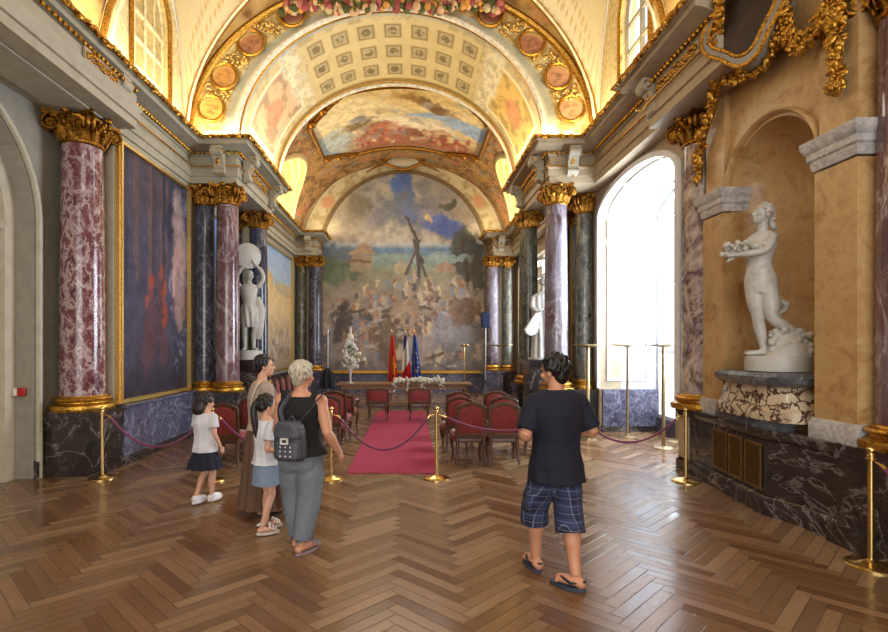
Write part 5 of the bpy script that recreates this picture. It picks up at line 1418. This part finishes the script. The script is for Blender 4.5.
rope('plum velvet rope sagging between the man and the black pedestal by the window', S[4], S[5], .34)
rope('plum velvet rope leaving the picture at the right edge', S[6], (3.76,2.3), .35)
# ------------------------------------------------------------------ people
def skinmat(name, col):
    t = NT(name); n = t.noise(t.pos(True), 9, 4)
    lo = (col[0]*.94, col[1]*.88, col[2]*.86)
    t.set(Base_Color=t.ramp(n, [(.3, lo), (.7, col)]), Roughness=.5, Subsurface_Weight=.06); t.b.inputs['Subsurface Radius'].default_value = (.02,.008,.004)
    return t.m
def hairmat(name, col):
    t = NT(name); p = t.vmul(t.pos(True), (60,60,6)); n = t.noise(p, 2.2, 4, .6, .6)
    t.set(Base_Color=t.ramp(n, [(.3, tuple(c*.55 for c in col)), (.7, col)]), Roughness=.42); t.bump(n, .5, .006); return t.m
def clothmat(name, col, fold=.25, rough=.85):
    t = NT(name); p = t.pos(True); n = t.noise(p, 5, 5, .6, .4); n2 = t.noise(p, 160, 2)
    t.set(Base_Color=t.ramp(n, [(.3, tuple(c*.86 for c in col)), (.7, col)]), Roughness=rough)
    t.bump(t.math('ADD', n, t.math('MULTIPLY', n2, .08)), fold, .05); return t.m
def plaid():
    t = NT('navy plaid cloth'); s = t.node('ShaderNodeSeparateXYZ'); t.link(t.pos(True), s.inputs[0])
    ax = t.math('ADD', s.outputs[0], t.math('MULTIPLY', s.outputs[1], .8))
    def line(v, k, w, o=0.):
        f = t.math('FRACT', t.math('ADD', t.math('MULTIPLY', v, k), 10+o)); return t.math('LESS_THAN', f, w)
    col = t.mix(t.math('MULTIPLY', line(ax, 9., .5), .5), (.10,.12,.22), (.20,.24,.38))
    col = t.mix(t.math('MULTIPLY', line(s.outputs[2], 9., .5), .45), col, (.22,.27,.42))
    col = t.mix(t.math('MULTIPLY', line(ax, 18., .07, .2), .65), col, (.50,.52,.60))
    col = t.mix(t.math('MULTIPLY', line(s.outputs[2], 18., .07, .4), .65), col, (.50,.52,.60))
    t.set(Base_Color=col, Roughness=.85); t.bump(t.noise(t.pos(True), 6, 4), .2, .04); return t.m
SKIN = skinmat('skin', (.80,.59,.47)); SKIN2 = skinmat('fair skin', (.84,.66,.56))
TR = [(.78,.145,.115),(.84,.168,.125),(.90,.165,.12),(.98,.148,.108),(1.06,.142,.104),(1.16,.152,.110),(1.27,.170,.115),(1.36,.165,.095),(1.42,.115,.078),(1.455,.066,.06)]
def torso(mb, k, wx=1., wy=1., grow=0., z0=None, z1=9., cx=0, n=28, amp=0, folds=7, hem=0):
    rs = []
    src = [(z*k, rx*k*wx+grow, ry*k*wy+grow) for z, rx, ry in TR]
    if z0 is not None:
        zs_ = [s[0] for s in src]; rx0 = np.interp(z0, zs_, [s[1] for s in src]); ry0 = np.interp(z0, zs_, [s[2] for s in src])
        src = [(z0, rx0+hem, ry0+hem)]+[(z, a, b) for z, a, b in src if z0+.02 < z]
    src = [s for s in src if s[0] <= z1*1.0]
    for z, rx, ry in src:
        f = lambda i: amp*math.sin(folds*2*PI*i/n+z*9)*max(0, 1-(z-src[0][0])*1.6)
        rs.append([(cx+(rx+f(i))*math.cos(2*PI*i/n), (ry+f(i))*math.sin(2*PI*i/n), z) for i in range(n)])
    mb.loft(rs)
def arm(mb, A, r=1.):
    s, e, w = [Vector(q) for q in A[:3]]
    mb.tube([s, s.lerp(e, .35), e.lerp(s, .12), e, e.lerp(w, .25), e.lerp(w, .6), w], [.056*r,.052*r,.043*r,.041*r,.044*r,.036*r,.026*r], 14, 3)
    mb.ell(s, .062*r)
def leg(mb, L, r=1.):
    h, k_, a, t = [Vector(q) for q in L]
    d = (a-k_).normalized(); back = Vector((0,-1,0))
    mb.tube([h, h.lerp(k_, .4), h.lerp(k_, .85), k_, k_.lerp(a, .3)+back*.012*r, k_.lerp(a, .7), a], [.098*r,.086*r,.062*r,.058*r,.060*r,.044*r,.034*r], 14, 3)
    foot_shape(mb, a, t, r)
def hair_short(mb, c, f, k, seed, puff=1., nape=1.):
    c, f = Vector(c), nrm(f); up = Vector((0,0,1)); up = (up-f*up.dot(f)).normalized(); s = f.cross(up); R = Matrix((s, f, up)).transposed()
    mb.ell(c+up*.034*k-f*.026*k, (.084*k*puff,.092*k*puff,.088*k*puff), 18, 12, R)
    mb.ell(c-f*.060*k-up*.025*k*nape, (.064*k*puff,.046*k,.062*k*nape), 14, 9, R)
    r = random.Random(seed)
    for q in range(110):
        a, e = r.uniform(0, 2*PI), r.uniform(-.5, 1.5)
        d = R @ Vector((math.cos(a)*math.cos(e), math.sin(a)*math.cos(e), math.sin(e)))
        if d.dot(f) > .55 and e < .6: continue
        p = c+up*.034*k-f*.026*k+Vector((d.x*.084,d.y*.092,d.z*.088))*k*puff
        fall = (Vector((0,0,-1))-d*(-d.z)); fall = fall+R @ Vector((r.uniform(-.4,.4),0,0))
        mb.tube([p, p+fall*.022*k+d*.004, p+fall*.045*k], [.010*k,.010*k,.003*k], 5)
def shoe(parent, L, mat, k=1., kind='shoe', sole=None):
    a, t = Vector(L[2]), Vector(L[3]); d = t-a; g = t.z; d.z = 0; Ln = d.length; d.normalize(); s = Vector((-d.y, d.x, 0))
    heel = a-d*.065*k; toe = Vector((t.x,t.y,0))+d*.035*k
    def solering(z, q):
        o = []
        for i in range(24):
            th = 2*PI*i/24; u = (1-math.cos(th))/2; p = heel.lerp(toe, u); wd = (.034+.014*math.sin(PI*min(1, u*1.1)))*k*q
            o.append((p.x+s.x*wd*math.sin(th)**1, p.y+s.y*wd*math.sin(th), z))
        return o
    if kind == 'sneaker':
        m = MB(); m.loft([solering(g-.012, 1), solering(g+.018, 1.02)]); m.tube([a-d*.05*k-Vector((0,0,a.z-g-.045*k)), a-Vector((0,0,(a.z-g)*.3)), a+d*Ln*.5-Vector((0,0,a.z-g-.05*k)), Vector((t.x,t.y,g+.03*k))], [.036*k,.046*k,.044*k,.03*k], 12, 3)
        m.tube([a-Vector((0,0,(a.z-g)*.5)), a+Vector((0,0,.015))], [.045*k,.042*k], 12)
        return organic('shoe', m, mat, parent, .007, 2)
    root = MB(); root.loft([solering(g-.026, .98), solering(g-.012, 1.02), solering(g-.002, 1.0)])
    o = root.build('shoe', sole or mat, parent)
    m = MB()
    mid = Vector((t.x,t.y,g))-d*.02*k
    if kind == 'flipflop':
        m.tube([mid+d*.0+Vector((0,0,.012)), mid-d*.03*k+s*.02*k+Vector((0,0,.045*k)), a+d*.02*k+s*.05*k+Vector((0,0,-(a.z-g)+.03*k))], [.007,.012,.010], 6, 3)
        m.tube([mid+d*.0+Vector((0,0,.012)), mid-d*.03*k-s*.02*k+Vector((0,0,.045*k)), a+d*.02*k-s*.05*k+Vector((0,0,-(a.z-g)+.03*k))], [.007,.012,.010], 6, 3)
        m.tube([a+d*.02*k+s*.05*k+Vector((0,0,-(a.z-g)+.03*k)), a-d*.062*k+Vector((0,0,-(a.z-g)+.045*k)), a+d*.02*k-s*.05*k+Vector((0,0,-(a.z-g)+.03*k))], .009, 6, 5)
    else:
        for u, z in ((.56,.056),(.70,.046),(.82,.034)):
            p = heel.lerp(toe, u); m.tube([p+s*.048*k*math.cos(q)+Vector((0,0,g+z*k*math.sin(q))) for q in np.linspace(0, PI, 11)], .009*k, 6)
        m.tube([heel.lerp(toe,.30)+s*.045*k+Vector((0,0,g+.04*k)), a-d*.055*k+Vector((0,0,g-a.z+.085*k)), heel.lerp(toe,.30)-s*.045*k+Vector((0,0,g+.04*k))], .009*k, 6, 5)
    m.build('strap', mat, o); return o

# --- man in dark T-shirt and plaid shorts
pm = thing('person', 'man in a dark navy T-shirt, plaid shorts and flip-flops walking away', 'person', (1.13, 3.86, 0), math.radians(12))
A1_ = ((-.185,0,1.355), (-.280,-.05,1.125), (-.20,.19,1.10)); A2_ = ((.185,0,1.355), (.280,-.05,1.125), (.19,.20,1.11))
L1_ = ((-.082,0,.86), (-.115,.15,.49), (-.09,.16,.10), (-.10,.33,.028)); L2_ = ((.082,0,.86), (.075,-.05,.48), (.05,-.20,.10), (-.055,-.08,.028))
b = MB(); torso(b, 1., 1.08, 1.15)
b.tube([(0,-.005,1.40),(0,.0,1.47),(-.005,.015,1.55)], [.075,.062,.058], 14, 3)
mf = (-.45,.88,-.12); mc = (-.005,.03,1.60); head_shape(b, mc, mf, 1.06)
for A in (A1_, A2_): arm(b, A, 1.1)
hand_shape(b, A1_[2], (.75,.65,.1), (.6,-.5,.2), (.1,.1,1), 1.05, .7); hand_shape(b, A2_[2], (-.75,.65,.1), (-.6,-.5,.2), (.1,.1,1), 1.05, .7)
for L in (L1_, L2_): leg(b, L, 1.12)
organic('body', b, SKIN, pm, .0075, 4); eyes_mouth(pm, mc, mf)
b = MB(); hair_short(b, mc, mf, 1.09, 3, 1.05, 1.2); organic('hair', b, hairmat('near black hair', (.07,.055,.05)), pm, .006, 5)
b = MB(); torso(b, 1., 1.14, 1.22, .022, .76, 1.46, 0, 40, .008, 9, .034)
for A in (A1_, A2_):
    s, e = Vector(A[0]), Vector(A[1]); b.ell(s, .078); b.tube([s, s.lerp(e, .4), s.lerp(e, .86)], [.078,.080,.080], 16, 4); b.tube([s+Vector((0,0,.005)), (s.x*.45, -.005, 1.405)], [.072,.066], 14)
b.tube([(0,-.005,1.38),(0,0,1.455)], [.095,.074], 16)
organic('t_shirt', b, clothmat('dark navy cotton', (.062,.072,.15), .5), pm, .008, 5)
b = MB(); torso(b, 1., 1.1, 1.14, .012, .74, .98)
for L in (L1_, L2_):
    h, k_, a = Vector(L[0]), Vector(L[1]), Vector(L[2]); b.tube([h+Vector((0,0,.03)), h.lerp(k_, .45), k_.lerp(h, .1), k_.lerp(a, .27)], [.100,.112,.108,.112], 18, 4)
b.ell((0,0,.80), (.14,.11,.1)); b.box(-.222,-.195,.02,.13,.52,.66); b.box(.18,.200,-.04,.08,.52,.66)
organic('plaid_shorts', b, plaid(), pm, .008, 5)
fm = plain('blue black rubber', (.10,.12,.18), .6)
shoe(pm, L1_, fm, 1.1, 'flipflop', plain('slate sole', (.22,.26,.34), .7)); shoe(pm, L2_, fm, 1.1, 'flipflop', plain('slate sole', (.22,.26,.34), .7))

# --- older woman with grey-blond hair and backpack
pw = thing('person', 'grey-haired woman in a sleeveless black top and grey-blue trousers seen from behind', 'person', (-.95, 4.36, 0), math.radians(-16))
k = .955
A1_ = ((-.185,0,1.31), (-.25,.03,1.04), (-.20,.24,.97)); A2_ = ((.185,0,1.31), (.265,-.03,1.05), (.30,.13,.86))
L1_ = ((-.085,0,.84), (-.085,.04,.46), (-.055,.04,.095), (-.03,.23,.03)); L2_ = ((.085,0,.84), (.075,.0,.46), (.035,-.06,.095), (.10,.12,.03))
b = MB(); torso(b, k, 1.14, 1.25)
b.tube([(0,-.005,1.34),(0,.0,1.41),(.005,.01,1.48)], [.072,.058,.054], 14, 3)
wf = (.42,.90,-.05); wc = (.01,.02,1.535); head_shape(b, wc, wf, .97)
for A in (A1_, A2_): arm(b, A, 1.08)
hand_shape(b, A1_[2], (.4,.8,.1), (.9,-.3,0), (0,.1,1), .95, .6); hand_shape(b, A2_[2], (.15,.55,-.8), (-.9,.1,.1), (0,.8,.5), .95, .6)
for L in (L1_, L2_): leg(b, L, 1.0)
organic('body', b, SKIN, pw, .0075, 4); eyes_mouth(pw, wc, wf, .97)
b = MB(); hair_short(b, wc, wf, .99, 5, 1.12, 1.15); organic('hair', b, hairmat('grey blond hair', (.88,.84,.76)), pw, .006, 1)
b = MB(); torso(b, k, 1.20, 1.30, .018, .86, 1.38, 0, 36, .006, 8, .040)
for q in (-1, 1): b.tube([(q*.12,0,1.34),(q*.165,-.0,1.335)], [.075,.068], 14)
organic('black_top', b, clothmat('black jersey', (.06,.06,.065), .4), pw, .008, 4)
b = MB(); torso(b, k, 1.17, 1.3, .012, .74, .95)
for L in (L1_, L2_):
    h, k_, a = Vector(L[0]), Vector(L[1]), Vector(L[2]); b.tube([h+Vector((0,0,.04)), h.lerp(k_, .4), k_, k_.lerp(a, .5), a+Vector((0,0,.035))], [.112,.125,.108,.094,.078], 18, 4)
b.ell((-.07,-.06,.80), (.11,.10,.12)); b.ell((.07,-.06,.80), (.11,.10,.12)); b.ell((0,0,.76), (.15,.11,.08))
organic('trousers', b, clothmat('grey blue linen', (.47,.51,.55), .55), pw, .0085, 4)
sm = plain('grey sandal leather', (.50,.47,.50), .6)
for L in (L1_, L2_): shoe(pw, L, sm, .98, 'sandal', plain('taupe sole', (.52,.46,.46), .7))
bp = thing('backpack', 'small dark grey backpack with a pale buckle on the grey-haired woman\'s back', 'backpack', (-.985, 4.12, .85), math.radians(-14))
b = MB()
def rr_ring(w, d, z, n=28, p=3.2):
    o = []
    for i in range(n):
        t = 2*PI*i/n; c_, s_ = math.cos(t), math.sin(t); o.append((w*math.copysign(abs(c_)**(2/p), c_), d*math.copysign(abs(s_)**(2/p), s_), z))
    return o
b.loft([rr_ring(.11,.05,.0), rr_ring(.135,.075,.03), rr_ring(.135,.078,.15), rr_ring(.125,.072,.25), rr_ring(.10,.05,.31), rr_ring(.05,.03,.325)])
BK = clothmat('charcoal nylon', (.24,.25,.29), .4, .55)
organic('bag_body', b, BK, bp, .009, 3)
b = MB(); b.loft([[(x, y-.045, z) for x, y, z in rr_ring(w, .045, z)] for w, z in ((.10,.02),(.11,.05),(.11,.13),(.10,.16))]); b.loft([[(x, y-.02, z) for x, y, z in rr_ring(w, .078, z)] for w, z in ((.12,.19),(.128,.22),(.12,.29),(.08,.325))])
organic('flap_and_pocket', b, clothmat('dark grey nylon', (.30,.31,.35), .4, .55), bp, .009, 2)
BW = plain('pale metal', (.84,.84,.84), .35, .3)
MB().ringprism([(-.035,.15),(.035,.15),(.035,.20),(-.035,.20)], [(-.022,.163),(.022,.163),(.022,.187),(-.022,.187)], -.112, -.098, 'y').build('buckle', BW, bp)
for x in (-.05, 0, .05):
    for z in (.05, .09, .125): MB().ell((x*.9, -.092, z), (.008,.006,.008), 8, 6).build('stud', BW, bp)
for q, ex in ((-1, -.06), (1, .17)):
    MB().tube([(q*.07,.02,.31),(q*.09+ex*.3,.05,.40),(ex+q*.02,.105,.49),(ex+q*.03,.20,.53)], [.016,.018,.018,.016], 8, 4, flat=(.4,1.3)).build('shoulder_strap', BK, bp)
MB().tube([(-.03,.03,.32),(0,.02,.36),(.03,.03,.32)], .009, 8, 4).build('top_handle', BK, bp)

# --- woman with short dark hair and long brown skirt
pb_ = thing('person', 'woman with short dark hair, pale top and long brown skirt looking right', 'person', (-1.58, 5.34, 0), math.radians(-58))
k = .975
A1_ = ((-.175,0,1.345), (-.215,.04,1.07), (-.12,.22,1.02)); A2_ = ((.175,0,1.345), (.215,.02,1.07), (.14,.22,1.00))
L1_ = ((-.085,0,.86), (-.09,.03,.47), (-.09,.0,.09), (-.09,.17,.03)); L2_ = ((.085,0,.86), (.09,.03,.47), (.09,-.02,.09), (.10,.16,.03))
b = MB(); torso(b, k, .98, 1.02); b.tube([(0,-.005,1.37),(0,.0,1.45),(0,.015,1.52)], [.066,.050,.049], 14, 3)
bf = (.30,.95,.05); bc = (.0,.03,1.575); head_shape(b, bc, bf, .97)
for A in (A1_, A2_): arm(b, A, .92)
hand_shape(b, A1_[2], (.6,.8,.1), (.5,-.6,.3), (0,.1,1), .92, .6); hand_shape(b, A2_[2], (-.6,.8,.1), (-.5,-.6,.3), (0,.1,1), .92, .6)
for L in (L1_, L2_): leg(b, L, .92)
organic('body', b, SKIN2, pb_, .0075, 4); eyes_mouth(pb_, bc, bf, .97)
b = MB(); hair_short(b, bc, bf, .98, 6, 1.03); organic('hair', b, hairmat('short black hair', (.06,.05,.05)), pb_, .006, 1)
b = MB(); torso(b, k, 1.10, 1.16, .018, .90, 1.415, 0, 36, .006, 8, .01)
for A in (A1_, A2_): s, e = Vector(A[0]), Vector(A[1]); b.ell(s, .074); b.tube([s, s.lerp(e, .3), s.lerp(e, .55)], [.074,.07,.068], 14, 3)
organic('pale_top', b, clothmat('oatmeal knit', (.70,.63,.57), .35), pb_, .008, 4)
b = MB(); draped(b, [(0,0,.10,.27,.24,1.),(0,.0,.35,.235,.205,.9),(0,0,.62,.205,.18,.6),(0,0,.84,.195,.16,.25),(0,0,.93,.168,.135,.1),(0,0,.99,.158,.12,0)], 12, .020, 96)
b.build('long_skirt', clothmat('brown cotton', (.40,.29,.22), .4), pb_)
for L in (L1_, L2_): shoe(pb_, L, plain('dark sandal leather', (.16,.12,.10), .6), .92, 'sandal')
MB().tube([(.10,-.13,.98),(.12,-.145,1.2),(.13,-.07,1.405),(.12,.03,1.42),(.10,.135,1.25),(.03,.16,1.02)], .014, 8, 5, flat=(.4,1.3)).build('bag_strap', plain('cream strap', (.82,.79,.72), .8), pb_)

# --- girl with a ponytail, white T-shirt and denim skirt
pg = thing('person', 'girl with a dark ponytail, white T-shirt and denim skirt standing with one arm bent', 'person', (-1.385, 4.80, 0), math.radians(-50))
k = .765
A1_ = ((-.135,0,1.03), (-.15,.06,.85), (.05,.17,.80)); A2_ = ((.135,0,1.03), (.17,-.06,.83), (.13,.14,.78))
L1_ = ((-.065,0,.64), (-.065,.05,.37), (-.065,.03,.075), (-.05,.17,.035)); L2_ = ((.065,0,.64), (.06,.03,.37), (.05,-.06,.075), (.09,.07,.035))
b = MB(); torso(b, k, .98, 1.0); b.tube([(0,0,1.06),(0,.0,1.12),(0,.01,1.17)], [.05,.04,.04], 12, 3)
gf = (.25,.95,-.05); gc = (0,.02,1.215); head_shape(b, gc, gf, .92)
for A in (A1_, A2_): arm(b, A, .66)
hand_shape(b, A1_[2], (.9,.1,.0), (.2,-.9,.1), (0,.1,1), .72, .7); hand_shape(b, A2_[2], (.2,.9,-.1), (-.9,.1,.1), (0,.2,1), .72, .6)
for L in (L1_, L2_): leg(b, L, .68)
organic('body', b, SKIN2, pg, .006, 4); eyes_mouth(pg, gc, gf, .92)
b = MB(); hair_short(b, gc, gf, .94, 9, 1.03, .8)
b.tube([(-.0,-.075,1.25),(.0,-.115,1.22),(.01,-.12,1.12),(.015,-.105,1.00),(.02,-.098,.92)], [.03,.033,.034,.030,.012], 12, 4); organic('hair', b, hairmat('dark brown hair', (.13,.09,.075)), pg, .006, 1)
WT = clothmat('white cotton', (.86,.86,.88), .35)
b = MB(); torso(b, k, 1.05, 1.1, .014, .665, 1.095, 0, 36, .006, 8, .012)
for A in (A1_, A2_): s, e = Vector(A[0]), Vector(A[1]); b.ell(s, .056); b.tube([s, s.lerp(e, .4), s.lerp(e, .62)], [.056,.058,.060], 14, 3)
organic('t_shirt', b, WT, pg, .0065, 4)
b = MB(); draped(b, [(0,0,.475,.158,.128,.5),(0,0,.56,.150,.122,.3),(0,0,.66,.142,.11,.1),(0,0,.70,.128,.098,0)], 7, .006, 60); b.build('denim_skirt', clothmat('washed denim', (.50,.57,.66), .3), pg)
for L in (L1_, L2_): shoe(pg, L, plain('white sandal leather', (.84,.82,.80), .6), .78, 'sandal', plain('pale sole', (.74,.70,.66), .7))
MB().tube([(.13+.024*math.cos(t), .10, .785+.024*math.sin(t)) for t in np.linspace(0, 2*PI, 18, endpoint=False)], .007, 6, closed=True).build('bracelet', plain('dark bracelet', (.12,.16,.18), .5), pg)

# --- small girl in a navy skirt, walking
ps = thing('person', 'small girl in a white T-shirt, flared navy skirt and white trainers walking by the rope', 'person', (-2.32, 5.66, 0), math.radians(-26))
k = .73
A1_ = ((-.125,0,.985), (-.16,.01,.80), (-.15,.10,.65)); A2_ = ((.125,0,.985), (.17,-.02,.80), (.175,.07,.64))
L1_ = ((-.06,0,.61), (-.05,.04,.35), (-.045,-.09,.10), (-.05,.05,.035)); L2_ = ((.06,0,.61), (.055,.06,.35), (.035,.06,.085), (.04,.19,.035))
b = MB(); torso(b, k, 1.0, 1.05); b.tube([(0,0,1.01),(0,.0,1.07),(0,.01,1.12)], [.048,.04,.04], 12, 3)
sf = (.12,.98,-.10); sc_ = (0,.015,1.155); head_shape(b, sc_, sf, .91)
for A in (A1_, A2_): arm(b, A, .64)
hand_shape(b, A1_[2], (0,.4,-.9), (.9,.1,.1), (0,.8,.4), .70, .5); hand_shape(b, A2_[2], (0,.4,-.9), (-.9,.1,.1), (0,.8,.4), .70, .5)
for L in (L1_, L2_): leg(b, L, .66)
organic('body', b, SKIN2, ps, .006, 4); eyes_mouth(ps, sc_, sf, .91)
b = MB(); hair_short(b, sc_, sf, .94, 12, 1.05, 1.3)
for k_ in range(9):
    a = -.9+.225*k_; b.tube([(.07*math.sin(a)-.03, -.06*math.cos(a)-.01, 1.16), (.085*math.sin(a)-.035, -.08*math.cos(a)-.02, 1.08), (.075*math.sin(a)-.03, -.07*math.cos(a)-.015, 1.02)], [.03,.028,.012], 8, 3)
organic('hair', b, hairmat('brown bobbed hair', (.17,.11,.085)), ps, .006, 1)
b = MB(); torso(b, k, 1.08, 1.15, .014, .60, 1.045, 0, 36, .006, 8, .014)
for A in (A1_, A2_): s, e = Vector(A[0]), Vector(A[1]); b.ell(s, .054); b.tube([s, s.lerp(e, .4), s.lerp(e, .6)], [.054,.056,.060], 14, 3)
organic('t_shirt', b, WT, ps, .0065, 4)
b = MB(); draped(b, [(0,0,.415,.205,.18,1.),(0,0,.50,.172,.15,.8),(0,0,.58,.14,.115,.4),(0,0,.64,.118,.092,0)], 12, .013, 96); b.build('flared_skirt', clothmat('navy cotton', (.07,.085,.16), .35), ps)
for L in (L1_, L2_): shoe(ps, L, plain('white trainer fabric', (.86,.85,.86), .6), .80, 'sneaker')
# ------------------------------------------------------------------ light
def area(name, loc, rot, sx, sy, e, col):
    l = bpy.data.lights.new(name, 'AREA'); l.shape = 'RECTANGLE'; l.size = sx; l.size_y = sy; l.energy = e; l.color = col
    o = bpy.data.objects.new(name, l); C.objects.link(o); o.location = loc; o.rotation_euler = rot; return o
WARM = (1., .78, .46)
def cove(x, y0, y1, side, e, col=WARM, tilt=.35):
    area('cove_light', (x, (y0+y1)/2, ZC+.06), (0, PI+side*tilt, 0), .12, y1-y0, e, col)
cove(-4.15, 3.0, 9.5, 1, 150); cove(3.5, 6.0, 9.5, -1, 80)
cove(-3.25, 9.8, 12.6, 1, 60); cove(2.55, 9.8, 12.6, -1, 60)
cove(-3.9, 13.0, 17.6, 1, 95); cove(3.4, 13.0, 17.6, -1, 95)
for x, e in ((-3.15, 14), (2.85, 14)): area('cove_light', (x, 18.2, ZC+.06), (0, PI, 0), .3, .9, e, WARM)
for x0, x1 in ((-4.0,-3.3), (2.5,3.4)): area('cove_light', ((x0+x1)/2, 9.72, ZC+.06), (PI, 0, 0), x1-x0, .12, 20, WARM)
# daylight through the two windows on the right; added fill lamps follow
area('window_daylight', (5.45, 8.9, 3.05), (0, PI/2, 0), 3.5, 2.9, 620, (.80,.90,1.))
area('window_daylight', (4.6, 16.4, 3.1), (0, PI/2, 0), 3.1, 3.5, 240, (.88,.94,1.))
area('window_daylight', (4.9, 8.15, 7.2), (0, PI/2, 0), 2.4, 1.2, 60, (.9,.95,1.))
area('hall_rear_fill', (0, -7.5, 3.2), (PI/2, 0, 0), 8.0, 5.5, 520, (1., .96, .9))  # added fill behind the camera, standing in for the unseen hall's light
area('hall_top_fill', (-.3, 1.2, 6.4), (0, 0, 0), 3.0, 3.0, 150, (1., .93, .82))  # added overhead fill, no fixture hangs here
area('far_bay_fill', (-.3, 14.6, 7.6), (0, 0, 0), 3.0, 3.0, 130, (1., .92, .8))  # added soft fill above the table, without a real source
w = bpy.data.worlds.new('sky'); scene.world = w; w.use_nodes = True
bg = w.node_tree.nodes['Background']; bg.inputs[0].default_value = (.88,.94,1.,1); bg.inputs[1].default_value = 1.2
# ------------------------------------------------------------------ camera
cam = bpy.data.cameras.new('camera'); co = bpy.data.objects.new('camera', cam); C.objects.link(co)
co.location = (0, 0, EYE); co.rotation_euler = (PI/2, 0, 0)
cam.sensor_fit = 'HORIZONTAL'; cam.sensor_width = 36; cam.lens = 36*FX/888
cam.shift_x = (444-VX)/888; cam.shift_y = (VY-316)/888
cam.clip_start = .05; cam.clip_end = 200
scene.camera = co
scene.view_settings.view_transform = 'Standard'
scene.view_settings.exposure = .25
scene.cycles.use_denoising = True
scene.cycles.max_bounces = 7; scene.cycles.diffuse_bounces = 4; scene.cycles.glossy_bounces = 3
scene.cycles.transparent_max_bounces = 8; scene.cycles.sample_clamp_indirect = 4
scene.cycles.caustics_reflective = False; scene.cycles.caustics_refractive = False
